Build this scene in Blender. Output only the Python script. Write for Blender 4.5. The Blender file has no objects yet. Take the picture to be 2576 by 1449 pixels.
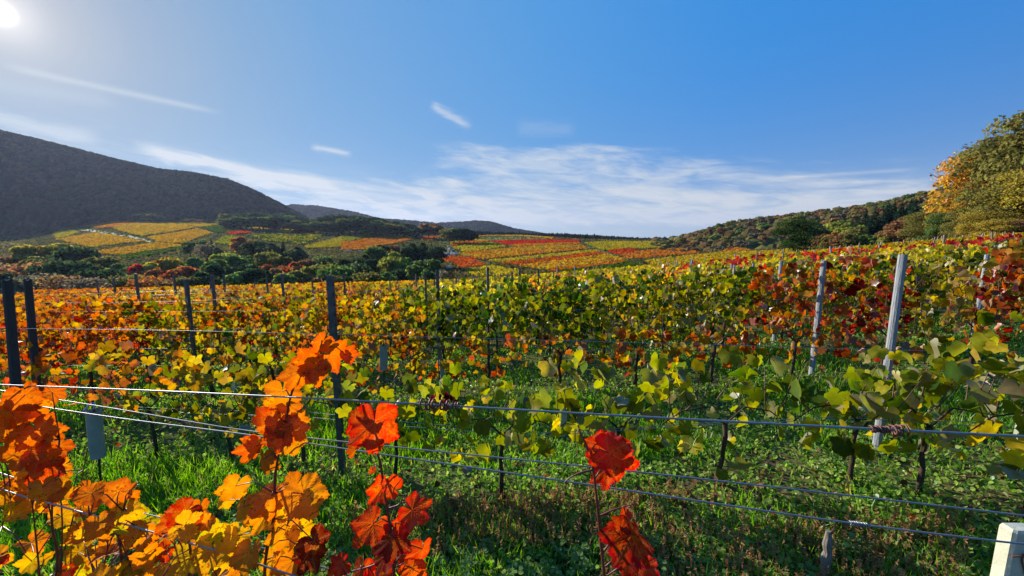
import bpy, math, random
import numpy as np
from mathutils import Vector, Matrix

random.seed(7)
rng = np.random.default_rng(7)
D = bpy.data
SC = bpy.context.scene
COL = SC.collection

# ------------------------------------------------------------------ camera, sun, sky, exposure
EYE = 1.73
F, CX, CY = 950.0, 1288.0, 724.5          # photograph measured at 2576 x 1449
P = math.atan(127.5 / F)
cP, sP = math.cos(P), math.sin(P)

def ray(x, y):
    a, b = (x - CX) / F, (CY - y) / F
    return a, cP + b * sP, b * cP - sP

def at(x, y, Y):
    d = ray(x, y); s = Y / d[1]
    return Vector((d[0] * s, Y, EYE + d[2] * s))

def zy(y):                                 # height over distance of an image row
    b = (CY - y) / F
    return (b * cP - sP) / (cP + b * sP)

def tx(x, y=600):
    d = ray(x, y); return d[0] / d[1]

cam = D.cameras.new('camera'); cam.sensor_width = 36; cam.lens = 36 * F / 2576
cam.clip_start = 0.02; cam.clip_end = 30000
camo = D.objects.new('camera', cam); COL.objects.link(camo)
camo.location = (0, 0, EYE); camo.rotation_euler = (math.pi / 2 - P, 0, 0)
SC.camera = camo

SUN = Vector(ray(-4, 30)).normalized()
SUN_EL = math.asin(SUN.z); SUN_AZ = math.atan2(SUN.x, SUN.y)
sl = D.lights.new('sun', 'SUN'); sl.energy = 5.0; sl.angle = math.radians(0.5); sl.color = (1.0, 0.93, 0.80)
so = D.objects.new('sun', sl); COL.objects.link(so)
so.rotation_euler = SUN.to_track_quat('Z', 'Y').to_euler()

SC.render.engine = 'CYCLES'
SC.view_settings.view_transform = 'Standard'; SC.view_settings.look = 'None'
EXPO, SKYS = 0.78, 0.07
SC.view_settings.exposure = EXPO; SC.view_settings.gamma = 1.0
SC.view_settings.use_curve_mapping = False
SC.cycles.use_denoising = True
SC.cycles.max_bounces = 7; SC.cycles.diffuse_bounces = 3; SC.cycles.transmission_bounces = 4
SC.cycles.glossy_bounces = 2; SC.cycles.transparent_max_bounces = 4; SC.cycles.volume_bounces = 0
SC.cycles.use_adaptive_sampling = True; SC.cycles.adaptive_threshold = 0.01

class E:
    """tiny arithmetic wrapper that writes shader math nodes"""
    nt = None
    def __init__(s, k): s.k = k
    @staticmethod
    def op(name, *a, clamp=False):
        n = E.nt.nodes.new('ShaderNodeMath'); n.operation = name; n.use_clamp = clamp
        for i, v in enumerate(a):
            if isinstance(v, E): E.nt.links.new(v.k, n.inputs[i])
            else: n.inputs[i].default_value = float(v)
        return E(n.outputs[0])
    def __add__(s, o): return E.op('ADD', s, o)
    __radd__ = __add__
    def __sub__(s, o): return E.op('SUBTRACT', s, o)
    def __rsub__(s, o): return E.op('SUBTRACT', o, s)
    def __mul__(s, o): return E.op('MULTIPLY', s, o)
    __rmul__ = __mul__
    def __truediv__(s, o): return E.op('DIVIDE', s, o)
def clamp01(e): return E.op('ADD', e, 0.0, clamp=True)
def sstep(e, a, b):
    n = E.nt.nodes.new('ShaderNodeMapRange'); n.interpolation_type = 'SMOOTHSTEP'
    E.nt.links.new(e.k, n.inputs[0]); n.inputs[1].default_value = a; n.inputs[2].default_value = b
    n.inputs[3].default_value = 0; n.inputs[4].default_value = 1
    return E(n.outputs[0])
def gauss(e, w): q = e / w; return E.op('POWER', 2.718, -1.0 * (q * q))

W = D.worlds.new('World'); SC.world = W; W.use_nodes = True
nt = W.node_tree; nt.nodes.clear(); E.nt = nt
sky = nt.nodes.new('ShaderNodeTexSky'); sky.sky_type = 'NISHITA'; sky.sun_disc = False
sky.sun_elevation = SUN_EL; sky.sun_rotation = SUN_AZ
sky.altitude = 600; sky.air_density = 1.25; sky.dust_density = 0.0; sky.ozone_density = 2.0
tc = nt.nodes.new('ShaderNodeTexCoord')
sp = nt.nodes.new('ShaderNodeSeparateXYZ'); nt.links.new(tc.outputs['Generated'], sp.inputs[0])
gx, gy, gz = E(sp.outputs[0]), E(sp.outputs[1]), E(sp.outputs[2])
az = E.op('ARCTAN2', gx, gy); el = E.op('ARCSINE', gz)
dp = gx * SUN.x + gy * SUN.y + gz * SUN.z
ang = E.op('ARCCOSINE', E.op('MINIMUM', dp, 1.0))
def lin(v): return tuple(((c / 255) ** 2.2) / (2 ** EXPO) / SKYS * .86 for c in v)
rp = nt.nodes.new('ShaderNodeValToRGB'); nt.links.new((ang / math.pi).k, rp.inputs[0])
_st = [(0.0, (205, 205, 208)), (.045, (165, 186, 214)), (.09, (136, 178, 222)), (.14, (114, 172, 230)), (.21, (98, 167, 235)), (.29, (80, 162, 238)), (.42, (48, 148, 238)), (.58, (34, 134, 226)), (1.0, (20, 108, 208))]
while len(rp.color_ramp.elements) < len(_st): rp.color_ramp.elements.new(.5)
for q_, (p_, c_) in zip(rp.color_ramp.elements, _st): q_.position = p_; v_ = lin(c_); q_.color = (v_[0], v_[1], v_[2], 1)
hz = E.op('POWER', 2.718, -1.0 * (E.op('MAXIMUM', el, 0.0) / 0.13)) * 0.86
m1_ = nt.nodes.new('ShaderNodeMixRGB'); nt.links.new(hz.k, m1_.inputs[0]); nt.links.new(rp.outputs[0], m1_.inputs[1]); v_ = lin((188, 215, 228)); m1_.inputs[2].default_value = (*v_, 1)
hs = nt.nodes.new('ShaderNodeMixRGB'); hs.inputs[0].default_value = .03; nt.links.new(m1_.outputs[0], hs.inputs[1]); nt.links.new(sky.outputs[0], hs.inputs[2])
# high cloud: soft noise stretched along the drift of the cirrus, in sky angles
def AE(x, y):
    d = Vector(ray(x, y)).normalized(); return math.atan2(d.x, d.y), math.asin(d.z)
def noise(sx, sy, rot, detail=6, rough=0.6, dist=0.0, off=0.0):
    c, s_ = math.cos(rot), math.sin(rot)
    u = (az * c + el * s_) * sx + off; v = (el * c - az * s_) * sy + off
    cb = nt.nodes.new('ShaderNodeCombineXYZ'); nt.links.new(u.k, cb.inputs[0]); nt.links.new(v.k, cb.inputs[1])
    n = nt.nodes.new('ShaderNodeTexNoise'); n.inputs['Scale'].default_value = 1.0
    n.inputs['Detail'].default_value = detail; n.inputs['Roughness'].default_value = rough
    n.inputs['Distortion'].default_value = dist
    nt.links.new(cb.outputs[0], n.inputs['Vector'])
    return E(n.outputs['Fac'])
def blob(x, y, wx, wy, rot=0.0):
    a0, e0 = AE(x, y); a1, _ = AE(x + wx, y); _, e1 = AE(x, y - wy)
    c, s_ = math.cos(rot), math.sin(rot)
    u = (az - a0) * c + (el - e0) * s_; v = (el - e0) * c - (az - a0) * s_
    q = u / abs(a1 - a0); r = v / abs(e1 - e0)
    return E.op('POWER', 2.718, -1.0 * (q * q + r * r))
def streak(x0, y0, x1, y1, w, n_amp=0.5, tex=None):
    (a0, e0), (a1, e1) = AE(x0, y0), AE(x1, y1)
    L = math.hypot(a1 - a0, e1 - e0); ux, uy = (a1 - a0) / L, (e1 - e0) / L
    t = (az - a0) * ux + (el - e0) * uy; d = (el - e0) * ux - (az - a0) * uy
    wr = w / F
    m = sstep(t, -0.01, 0.12 * L) * (1.0 - sstep(t, L * 0.8, L + .01))
    return gauss(d + ((tex - 0.5) * (wr * 3.0) if tex is not None else 0.0), wr) * m
nA = noise(4.2, 24, -0.07, 8, 0.60, 0.9)
nB = noise(13, 70, -0.12, 6, 0.62, 0.6, 3.1)
nC = noise(3, 9, -0.1, 3, 0.5, 0.0, 7.7)
tx1 = nA * 0.6 + nB * 0.4
cl = sstep(tx1 + nC * 0.35, 0.52, 0.83)
bank = clamp01(blob(1560, 455, 430, 66, -0.03) * 1.25 + blob(1270, 400, 190, 42, -.1) * 1.0 + blob(1950, 500, 500, 52) * 1.1 + blob(1180, 490, 300, 44, -.1) * .8 + blob(1450, 385, 200, 22) * .8 + blob(1700, 530, 650, 46) * .9 + blob(1150, 540, 350, 36) * .8)
cloud = sstep(tx1 + bank * 0.36, 0.66, 1.04) * clamp01(bank * 1.5) * 0.90
veil = clamp01(blob(1400, 560, 1500, 60) * 0.45) * (0.35 + tx1 * 1.2) + clamp01(blob(760, 490, 520, 56, -0.1)) * sstep(tx1, .42, .66) * 0.8
veil = veil + clamp01(blob(2200, 520, 620, 60)) * 0.35 * (tx1 + .4)
st = streak(340, 370, 860, 474, 9, tex=nB) * 1.3 + streak(560, 440, 1120, 520, 12, tex=nB) * .5 + streak(0, 165, 560, 282, 5, tex=nC) * 0.42 + streak(-60, 200, 300, 262, 9, tex=nC) * .16
st = st + streak(-60, 285, 250, 352, 10, tex=nB) * 0.55 + streak(1088, 264, 1182, 318, 8, tex=nB) * 0.55 + streak(700, 435, 1150, 500, 7, tex=nB) * .5
st = st + streak(788, 370, 880, 388, 6, tex=nB) * 0.7 + streak(1960, 447, 2320, 424, 3) * 0.30 + streak(1300, 320, 1450, 325, 14, tex=nB) * 0.14
cov = clamp01(cloud + veil + st)
mx = nt.nodes.new('ShaderNodeMixRGB'); nt.links.new(cov.k, mx.inputs[0]); nt.links.new(hs.outputs[0], mx.inputs[1])
v_ = lin((228, 236, 244)); mx.inputs[2].default_value = (*v_, 1)
# the sun's aureole
glow = gauss(ang, 0.009) * 50.0 + gauss(ang, 0.036) * 3.0 + gauss(ang, 0.11) * .7
gm = nt.nodes.new('ShaderNodeMixRGB'); gm.blend_type = 'ADD'; gm.inputs[0].default_value = 1.0
gcol = nt.nodes.new('ShaderNodeCombineXYZ')
nt.links.new((glow * 1.0).k, gcol.inputs[0]); nt.links.new((glow * 0.90).k, gcol.inputs[1]); nt.links.new((glow * 0.80).k, gcol.inputs[2])
nt.links.new(mx.outputs[0], gm.inputs[1]); nt.links.new(gcol.outputs[0], gm.inputs[2])
bg = nt.nodes.new('ShaderNodeBackground'); bg.inputs[1].default_value = SKYS
nt.links.new(gm.outputs[0], bg.inputs[0])
wo = nt.nodes.new('ShaderNodeOutputWorld'); nt.links.new(bg.outputs[0], wo.inputs[0])

# ------------------------------------------------------------------ helpers
def tag(o, label=None, cat=None, group=None, kind=None):
    if label: o['label'] = label
    if cat: o['category'] = cat
    if group: o['group'] = group
    if kind: o['kind'] = kind
    return o

def mesh_np(name, V, Fc, mats=(), smooth=False, **attrs):
    V = np.asarray(V, dtype=np.float32); Fc = np.asarray(Fc, dtype=np.int32)
    me = D.meshes.new(name); n, k = Fc.shape
    me.vertices.add(len(V)); me.vertices.foreach_set('co', V.ravel())
    me.loops.add(n * k); me.loops.foreach_set('vertex_index', Fc.ravel())
    me.polygons.add(n)
    me.polygons.foreach_set('loop_start', np.arange(0, n * k, k, dtype=np.int32))
    me.polygons.foreach_set('use_smooth', np.full(n, smooth))
    me.update(calc_edges=True)
    for a, v in attrs.items():
        v = np.asarray(v, dtype=np.float32)
        if v.ndim == 1:
            at_ = me.attributes.new(a, 'FLOAT', 'POINT'); at_.data.foreach_set('value', v)
        else:
            if v.shape[1] == 3: v = np.hstack([v, np.ones((len(v), 1), np.float32)])
            at_ = me.attributes.new(a, 'FLOAT_COLOR', 'POINT'); at_.data.foreach_set('color', v.ravel())
    for m in mats: me.materials.append(m)
    return me

def link(name, me, parent=None, loc=(0, 0, 0), rot=(0, 0, 0), sc=(1, 1, 1)):
    o = D.objects.new(name, me); COL.objects.link(o)
    if parent is not None: o.parent = parent
    o.location = loc; o.rotation_euler = rot; o.scale = sc
    return o

class MB:
    """collects tubes and boxes for one mesh"""
    def __init__(s): s.v = []; s.f = []
    def tube(s, pts, rad, n=6, cap=True):
        pts = [Vector(p) for p in pts]; m = len(pts)
        if not hasattr(rad, '__len__'): rad = [rad] * m
        b = len(s.v); prev = None
        for i, p in enumerate(pts):
            t = (pts[min(i + 1, m - 1)] - pts[max(i - 1, 0)]).normalized()
            if prev is None: u = t.orthogonal().normalized()
            else:
                u = prev - t * prev.dot(t)
                u = u.normalized() if u.length > 1e-6 else t.orthogonal().normalized()
            prev = u; w = t.cross(u)
            for j in range(n):
                a = 2 * math.pi * j / n
                s.v.append(p + (u * math.cos(a) + w * math.sin(a)) * rad[i])
        for i in range(m - 1):
            for j in range(n):
                s.f.append((b + i * n + j, b + i * n + (j + 1) % n, b + (i + 1) * n + (j + 1) % n, b + (i + 1) * n + j))
        if cap:
            s.f.append(tuple(b + j for j in reversed(range(n))))
            s.f.append(tuple(b + (m - 1) * n + j for j in range(n)))
        return s
    def box(s, c, d, M=None):
        b = len(s.v)
        for x in (-.5, .5):
            for y in (-.5, .5):
                for z in (-.5, .5):
                    p = Vector((c[0] + x * d[0], c[1] + y * d[1], c[2] + z * d[2]))
                    s.v.append(M @ p if M else p)
        for q in ((0, 1, 3, 2), (4, 6, 7, 5), (0, 4, 5, 1), (2, 3, 7, 6), (0, 2, 6, 4), (1, 5, 7, 3)):
            s.f.append(tuple(b + i for i in q))
        return s
    def prism(s, poly, z0, z1, top=1.0):
        """poly: list of (x,y); extruded upward"""
        b = len(s.v); n = len(poly)
        for x, y in poly: s.v.append(Vector((x, y, z0)))
        for x, y in poly: s.v.append(Vector((x * top, y * top, z1)))
        for j in range(n): s.f.append((b + j, b + (j + 1) % n, b + n + (j + 1) % n, b + n + j))
        s.f.append(tuple(b + j for j in reversed(range(n)))); s.f.append(tuple(b + n + j for j in range(n)))
        return s
    def mesh(s, name, mat, smooth=False):
        me = D.meshes.new(name); me.from_pydata([tuple(v) for v in s.v], [], s.f); me.update()
        me.materials.append(mat)
        if smooth: me.polygons.foreach_set('use_smooth', [True] * len(me.polygons))
        return me
    def build(s, name, mat, parent=None, smooth=False, **k):
        return link(name, s.mesh(name, mat, smooth), parent, **k)

def frames(nrm, tip):
    """(n,3,3) matrices with columns x, tip, normal"""
    z = nrm / np.linalg.norm(nrm, axis=1, keepdims=True)
    y = tip - z * np.sum(tip * z, axis=1, keepdims=True)
    y /= np.linalg.norm(y, axis=1, keepdims=True) + 1e-9
    x = np.cross(y, z)
    return np.stack([x, y, z], axis=2)

def batch(tv, tf, pos, R, sc):
    """copies of template (tv, tf) -> verts, faces, index of copy per vertex"""
    n, k = len(pos), len(tv)
    sc = np.asarray(sc)
    if sc.ndim == 1: sc = sc[:, None] * np.ones(3)
    V = np.einsum('nij,nkj->nki', R, tv[None] * sc[:, None, :]) + pos[:, None, :]
    Fx = tf[None] + (np.arange(n) * k)[:, None, None]
    return V.reshape(-1, 3), Fx.reshape(-1, tf.shape[1]), np.repeat(np.arange(n), k)

def rdir(n, up=0.0):
    v = rng.normal(size=(n, 3)); v[:, 2] += up
    return v / np.linalg.norm(v, axis=1, keepdims=True)

# smooth value noise in numpy
_perm = np.random.default_rng(3).random((256, 256))
def vnoise(x, y):
    x = np.asarray(x, float); y = np.asarray(y, float)
    xi = np.floor(x).astype(int); yi = np.floor(y).astype(int); fx = x - xi; fy = y - yi
    fx = fx * fx * (3 - 2 * fx); fy = fy * fy * (3 - 2 * fy)
    g = lambda a, b: _perm[a % 256, b % 256]
    return (g(xi, yi) * (1 - fx) + g(xi + 1, yi) * fx) * (1 - fy) + (g(xi, yi + 1) * (1 - fx) + g(xi + 1, yi + 1) * fx) * fy
def fbm(x, y, o=4):
    s = 0; a = .5; x = np.asarray(x, float); y = np.asarray(y, float)
    for i in range(o): s = s + a * vnoise(x * 2 ** i + 17 * i, y * 2 ** i + 31 * i); a *= .5
    return s

# colour of an autumn vine leaf from 0 (dark green) to 1 (crimson)
PAL = [(0.0, (.030, .085, .010)), (.2, (.060, .125, .013)), (.36, (.25, .27, .020)), (.48, (.52, .41, .026)), (.56, (.66, .40, .030)),
       (.68, (.64, .215, .028)), (.80, (.60, .105, .022)), (.86, (.60, .050, .018)), (.90, (.56, .020, .018)), (.96, (.28, .018, .014)), (1.0, (.10, .012, .012))]
_pf = [p[0] for p in PAL]
def pal(f):
    f = np.clip(np.asarray(f, float), 0, 1)
    return np.stack([np.interp(f, _pf, [p[1][i] for p in PAL]) for i in range(3)], axis=-1) * .84

# ------------------------------------------------------------------ terrain
def plane(X, Y):
    X = np.asarray(X, float); Y = np.asarray(Y, float)
    xe = np.where(X > -3, X + .085 * np.maximum(X - 6, 0), -3 + (X + 3) * .36)
    yy = np.clip(Y, 0, 70); wq = np.clip(1.25 - X / np.maximum(yy, 1), .25, 1)
    return EYE - 1.73 + .073 * xe - .085 * Y - .00040 * yy ** 2 * wq
_tc = np.array([tx(x) for x in (-800, 0, 300, 600, 900, 1130, 1300, 1500, 1700, 1900, 2100, 2300, 2576, 3200)])
_ty = np.log(np.array([110, 160, 220, 300, 400, 520, 680, 850, 1000, 1500, 7000.]))
_tt = np.array([
 [800, 800, 790, 780, 765, 740, 722, 706, 684, 658, 640, 620, 605, 600],
 [790, 785, 785, 780, 765, 727, 706, 694, 674, 652, 632, 615, 600, 595],
 [740, 725, 718, 712, 712, 700, 694, 684, 666, 646, 625, 612, 598, 590],
 [690, 670, 668, 668, 672, 672, 668, 665, 650, 635, 618, 606, 590, 580],
 [650, 637, 627, 630, 642, 646, 643, 640, 632, 622, 612, 598, 580, 570],
 [620, 612, 597, 602, 616, 620, 618, 620, 616, 612, 602, 588, 570, 560],
 [610, 602, 570, 576, 592, 600, 597, 604, 606, 608, 600, 580, 560, 550],
 [606, 600, 557, 565, 584, 597, 591, 603, 607, 607, 600, 580, 560, 550],
 [620, 612, 580, 590, 595, 602, 600, 606, 609, 609, 602, 590, 570, 560],
 [608] * 14, [599] * 14], float)
_tz = np.array([[zy(v) for v in r] for r in _tt])
def terrain(X, Y):
    X = np.asarray(X, float); Y = np.asarray(Y, float)
    Yp = np.maximum(Y, 100.0); t = np.clip(X / Yp, _tc[0], _tc[-1]); ly = np.clip(np.log(Yp), _ty[0], _ty[-1] - 1e-6)
    i = np.clip(np.searchsorted(_tc, t) - 1, 0, len(_tc) - 2); j = np.clip(np.searchsorted(_ty, ly) - 1, 0, len(_ty) - 2)
    u = (t - _tc[i]) / (_tc[i + 1] - _tc[i]); v = (ly - _ty[j]) / (_ty[j + 1] - _ty[j])
    u = u * u * (3 - 2 * u) * .5 + u * .5
    z = (_tz[j, i] * (1 - u) + _tz[j, i + 1] * u) * (1 - v) + (_tz[j + 1, i] * (1 - u) + _tz[j + 1, i + 1] * u) * v
    far = EYE + z * Yp
    w = np.clip((Y - 62) / 48, 0, 1); w = w * w * (3 - 2 * w)
    near = plane(X, np.clip(Y, -60, 130))
    near = np.clip(near, -60, 25)
    return near * (1 - w) + far * w
def T(X, Y): return float(terrain(X, Y))

# nodes for materials -------------------------------------------------------------
def mat(name):
    m = D.materials.new(name); m.use_nodes = True; m.node_tree.nodes.clear(); return m, m.node_tree
def nd(t, typ, **k):
    n = t.nodes.new(typ)
    for a, b in k.items():
        if a.startswith('i_'): n.inputs[a[2:].replace('_', ' ')].default_value = b
        else: setattr(n, a, b)
    return n
def rgb(v): return (v[0], v[1], v[2], 1)
def noise_n(t, scale, detail=4, rough=.55, coord='Object'):
    c = nd(t, 'ShaderNodeTexCoord'); n = nd(t, 'ShaderNodeTexNoise', i_Scale=scale, i_Detail=detail, i_Roughness=rough)
    t.links.new(c.outputs[coord], n.inputs['Vector']); return n
def ramp(t, src, stops):
    r = nd(t, 'ShaderNodeValToRGB'); e = r.color_ramp.elements
    while len(e) < len(stops): e.new(.5)
    for q, (p, c) in zip(e, stops): q.position = p; q.color = rgb(c)
    t.links.new(src, r.inputs[0]); return r
def solid(name, c1, c2=None, scale=8, rough=.8, metal=0.0, bump=.2, stretch=None, bscale=None):
    m, t = mat(name); b = nd(t, 'ShaderNodeBsdfPrincipled'); o = nd(t, 'ShaderNodeOutputMaterial')
    t.links.new(b.outputs[0], o.inputs[0])
    n = noise_n(t, scale, 6, .65)
    if stretch:
        mp = nd(t, 'ShaderNodeMapping'); mp.inputs['Scale'].default_value = stretch
        t.links.new(n.inputs['Vector'].links[0].from_socket, mp.inputs[0]); t.links.new(mp.outputs[0], n.inputs['Vector'])
    r = ramp(t, n.outputs[0], [(.3, c1), (.7, c2 or c1)])
    t.links.new(r.outputs[0], b.inputs['Base Color'])
    b.inputs['Roughness'].default_value = rough; b.inputs['Metallic'].default_value = metal
    if rough > .85: b.inputs['Specular IOR Level'].default_value = .05
    if bump:
        bp = nd(t, 'ShaderNodeBump', i_Strength=bump, i_Distance=.01); t.links.new(n.outputs[0], bp.inputs['Height'])
        t.links.new(bp.outputs[0], b.inputs['Normal'])
    return m
def leafy(name, colour, trans=.5, rough=.5, spec=.12, pale=0.0):
    """colour(t) -> socket. Diffuse + light passing through the leaf + a little shine"""
    m, t = mat(name); s = colour(t)
    df = nd(t, 'ShaderNodeBsdfDiffuse'); tr = nd(t, 'ShaderNodeBsdfTranslucent'); gl = nd(t, 'ShaderNodeBsdfGlossy')
    gl.inputs['Roughness'].default_value = rough
    if pale:
        g = nd(t, 'ShaderNodeNewGeometry'); mm = nd(t, 'ShaderNodeMixRGB'); mu = nd(t, 'ShaderNodeMath', operation='MULTIPLY')
        t.links.new(g.outputs['Backfacing'], mu.inputs[0]); mu.inputs[1].default_value = pale
        t.links.new(mu.outputs[0], mm.inputs[0]); t.links.new(s, mm.inputs[1]); mm.inputs[2].default_value = (.62, .45, .34, 1)
        t.links.new(mm.outputs[0], df.inputs[0])
    else: t.links.new(s, df.inputs[0])
    hsn = nd(t, 'ShaderNodeHueSaturation'); hsn.inputs['Saturation'].default_value = 1.1; hsn.inputs['Value'].default_value = 1.12
    t.links.new(s, hsn.inputs['Color']); t.links.new(hsn.outputs[0], tr.inputs[0])
    a = nd(t, 'ShaderNodeMixShader'); a.inputs[0].default_value = trans
    t.links.new(df.outputs[0], a.inputs[1]); t.links.new(tr.outputs[0], a.inputs[2])
    fr = nd(t, 'ShaderNodeFresnel'); fr.inputs[0].default_value = 1.4
    fm = nd(t, 'ShaderNodeMath', operation='MULTIPLY'); t.links.new(fr.outputs[0], fm.inputs[0]); fm.inputs[1].default_value = spec
    b = nd(t, 'ShaderNodeMixShader'); t.links.new(fm.outputs[0], b.inputs[0])
    t.links.new(a.outputs[0], b.inputs[1]); t.links.new(gl.outputs[0], b.inputs[2])
    o = nd(t, 'ShaderNodeOutputMaterial'); t.links.new(b.outputs[0], o.inputs[0])
    return m
def col_attr(t):
    a = nd(t, 'ShaderNodeAttribute', attribute_name='col'); return a.outputs['Color']
def col_vine(t):       # colour object: red = place on the palette, green = spread, blue = brightness
    a = nd(t, 'ShaderNodeAttribute', attribute_name='rnd'); oi = nd(t, 'ShaderNodeObjectInfo')
    s = nd(t, 'ShaderNodeSeparateColor'); t.links.new(oi.outputs['Color'], s.inputs[0])
    E.nt = t
    f = (E(a.outputs['Fac']) - .5) * E(s.outputs[1]) + E(s.outputs[0])
    r = ramp(t, f.k, PAL)
    mu = nd(t, 'ShaderNodeMixRGB', blend_type='MULTIPLY'); mu.inputs[0].default_value = 1
    vv = (E.op('FRACT', E(a.outputs['Fac']) * 37.7) * .75 + .45) * E(s.outputs[2])
    t.links.new(r.outputs[0], mu.inputs[1]); t.links.new(vv.k, mu.inputs[2])
    return mu.outputs[0]
def col_leaf(t):       # a single leaf: the object's colour, blotched towards green-yellow and brown
    oi = nd(t, 'ShaderNodeObjectInfo'); n = noise_n(t, 1.6, 4, .6)
    hs_ = nd(t, 'ShaderNodeHueSaturation'); t.links.new(oi.outputs['Color'], hs_.inputs['Color'])
    E.nt = t; v = E(n.outputs[0]) * 1.3 + .35; t.links.new(v.k, hs_.inputs['Value'])
    h = E(n.outputs[0]) * .06 + .47; t.links.new(h.k, hs_.inputs['Hue'])
    return hs_.outputs[0]
def col_bigleaf(t):
    oi = nd(t, 'ShaderNodeObjectInfo'); c = nd(t, 'ShaderNodeTexCoord')
    vec = nd(t, 'ShaderNodeVectorMath', operation='ADD'); t.links.new(c.outputs['Object'], vec.inputs[0])
    rv = nd(t, 'ShaderNodeCombineXYZ'); t.links.new(oi.outputs['Random'], rv.inputs[0]); t.links.new(oi.outputs['Random'], rv.inputs[1])
    mu = nd(t, 'ShaderNodeVectorMath', operation='SCALE'); t.links.new(rv.outputs[0], mu.inputs[0]); mu.inputs['Scale'].default_value = 9
    t.links.new(mu.outputs[0], vec.inputs[1])
    n = nd(t, 'ShaderNodeTexNoise', i_Scale=1.9, i_Detail=5.0); t.links.new(vec.outputs[0], n.inputs['Vector'])
    n2 = nd(t, 'ShaderNodeTexNoise', i_Scale=7.0, i_Detail=5.0); t.links.new(vec.outputs[0], n2.inputs['Vector'])
    ve = nd(t, 'ShaderNodeAttribute', attribute_name='vein'); ed = nd(t, 'ShaderNodeAttribute', attribute_name='edge')
    E.nt = t
    hs_ = nd(t, 'ShaderNodeHueSaturation'); t.links.new(oi.outputs['Color'], hs_.inputs['Color'])
    h = .5 + (E(n.outputs[0]) - .44) * .11 - E(ed.outputs['Fac']) * .012
    t.links.new(h.k, hs_.inputs['Hue'])
    v = .62 + E(n.outputs[0]) * .55 + E(n2.outputs[0]) * .60 - E(ed.outputs['Fac']) * .12
    t.links.new(v.k, hs_.inputs['Value'])
    sp_ = sstep(E(n2.outputs[0]) * .6 + E(n.outputs[0]) * .5, .60, .68) * .8
    yl = (1.0 - sstep(E(n.outputs[0]), .34, .52)) * .24
    m0 = nd(t, 'ShaderNodeMixRGB'); t.links.new(yl.k, m0.inputs[0]); t.links.new(hs_.outputs[0], m0.inputs[1]); m0.inputs[2].default_value = (.55, .34, .03, 1)
    m1 = nd(t, 'ShaderNodeMixRGB'); t.links.new(sp_.k, m1.inputs[0]); t.links.new(m0.outputs[0], m1.inputs[1]); m1.inputs[2].default_value = (.20, .03, .012, 1)
    m2 = nd(t, 'ShaderNodeMixRGB'); vf = E(ve.outputs['Fac']) * .55; t.links.new(vf.k, m2.inputs[0])
    t.links.new(m1.outputs[0], m2.inputs[1])
    vc = nd(t, 'ShaderNodeMixRGB'); vc.inputs[0].default_value = .55; t.links.new(oi.outputs['Color'], vc.inputs[1]); vc.inputs[2].default_value = (.95, .62, .22, 1)
    t.links.new(vc.outputs[0], m2.inputs[2])
    return m2.outputs[0]
def col_tree(t):
    a = nd(t, 'ShaderNodeAttribute', attribute_name='rnd'); oi = nd(t, 'ShaderNodeObjectInfo')
    hs_ = nd(t, 'ShaderNodeHueSaturation'); t.links.new(oi.outputs['Color'], hs_.inputs['Color'])
    E.nt = t; v = .25 + E(a.outputs['Fac']) * 1.5; t.links.new(v.k, hs_.inputs['Value'])
    h = .455 + E.op('FRACT', E(a.outputs['Fac']) * 23.3) * .075; t.links.new(h.k, hs_.inputs['Hue'])
    return hs_.outputs[0]

M_vine = leafy('vine_foliage', col_vine, .60, spec=.12, rough=.5)
M_leaf = leafy('vine_leaf', col_leaf, .60, pale=.35)
M_big = leafy('large_vine_leaf', col_bigleaf, .68, rough=.45, spec=.12, pale=.22)
M_col = leafy('leafy_plant', col_attr, .50, spec=.03, rough=.7)
M_grass = leafy('grass_blades', col_attr, .60, rough=.5, spec=.12)
M_tree = leafy('tree_foliage', col_tree, .52, spec=.04)
M_bark = solid('vine_bark', (.035, .022, .014), (.11, .075, .05), 60, .9, bump=.8, stretch=(1, 1, .2))
M_cane = solid('cane_bark', (.10, .03, .02), (.17, .07, .045), 40, .6, bump=.3)
M_stem = solid('young_stem', (.13, .018, .02), (.20, .05, .035), 30, .45, bump=.2)
M_tan = solid('tan_cane', (.22, .13, .07), (.34, .22, .13), 50, .6, bump=.3)
M_wood = solid('weathered_wood', (.10, .08, .065), (.26, .22, .18), 30, .85, bump=.7, stretch=(6, 6, .5))
M_darkwood = solid('dark_wood', (.035, .03, .028), (.09, .075, .065), 30, .85, bump=.7, stretch=(6, 6, .5))
M_palewood = solid('pale_wood', (.17, .19, .22), (.36, .37, .38), 18, .8, bump=.8, stretch=(8, 8, .5))
M_tanwood = solid('tan_wood', (.30, .20, .12), (.48, .36, .25), 18, .8, bump=.5, stretch=(6, 6, .5))
M_steel = solid('galvanised_steel', (.07, .085, .11), (.15, .17, .20), 25, .42, metal=.75, bump=.15)
M_wire = solid('galvanised_wire', (.20, .21, .23), (.34, .34, .36), 90, .45, metal=.7, bump=0)
M_rust = solid('rusty_wire', (.10, .04, .03), (.22, .09, .06), 200, .6, metal=.3, bump=.2)
M_guard = solid('pale_plastic', (.24, .27, .20), (.36, .38, .30), 12, .5, bump=.1)
M_cream = solid('cream_paint', (.42, .42, .31), (.58, .57, .44), 25, .7, bump=.4)
M_tie = solid('purple_tie', (.35, .20, .42), (.55, .40, .60), 12, .4, bump=0)
M_trunk = solid('tree_bark', (.05, .04, .03), (.13, .10, .075), 3, .9, bump=.5)
M_white = solid('white_paint', (.75, .75, .75), (.80, .80, .80), 3, .3, bump=0)
M_blue = solid('blue_paint', (.10, .16, .30), (.12, .18, .32), 3, .3, bump=0)
M_glass = solid('dark_glass', (.03, .04, .05), (.05, .06, .07), 3, .12, bump=0)
M_tyre = solid('tyre_rubber', (.02, .02, .02), (.03, .03, .03), 3, .8, bump=0)
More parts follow.
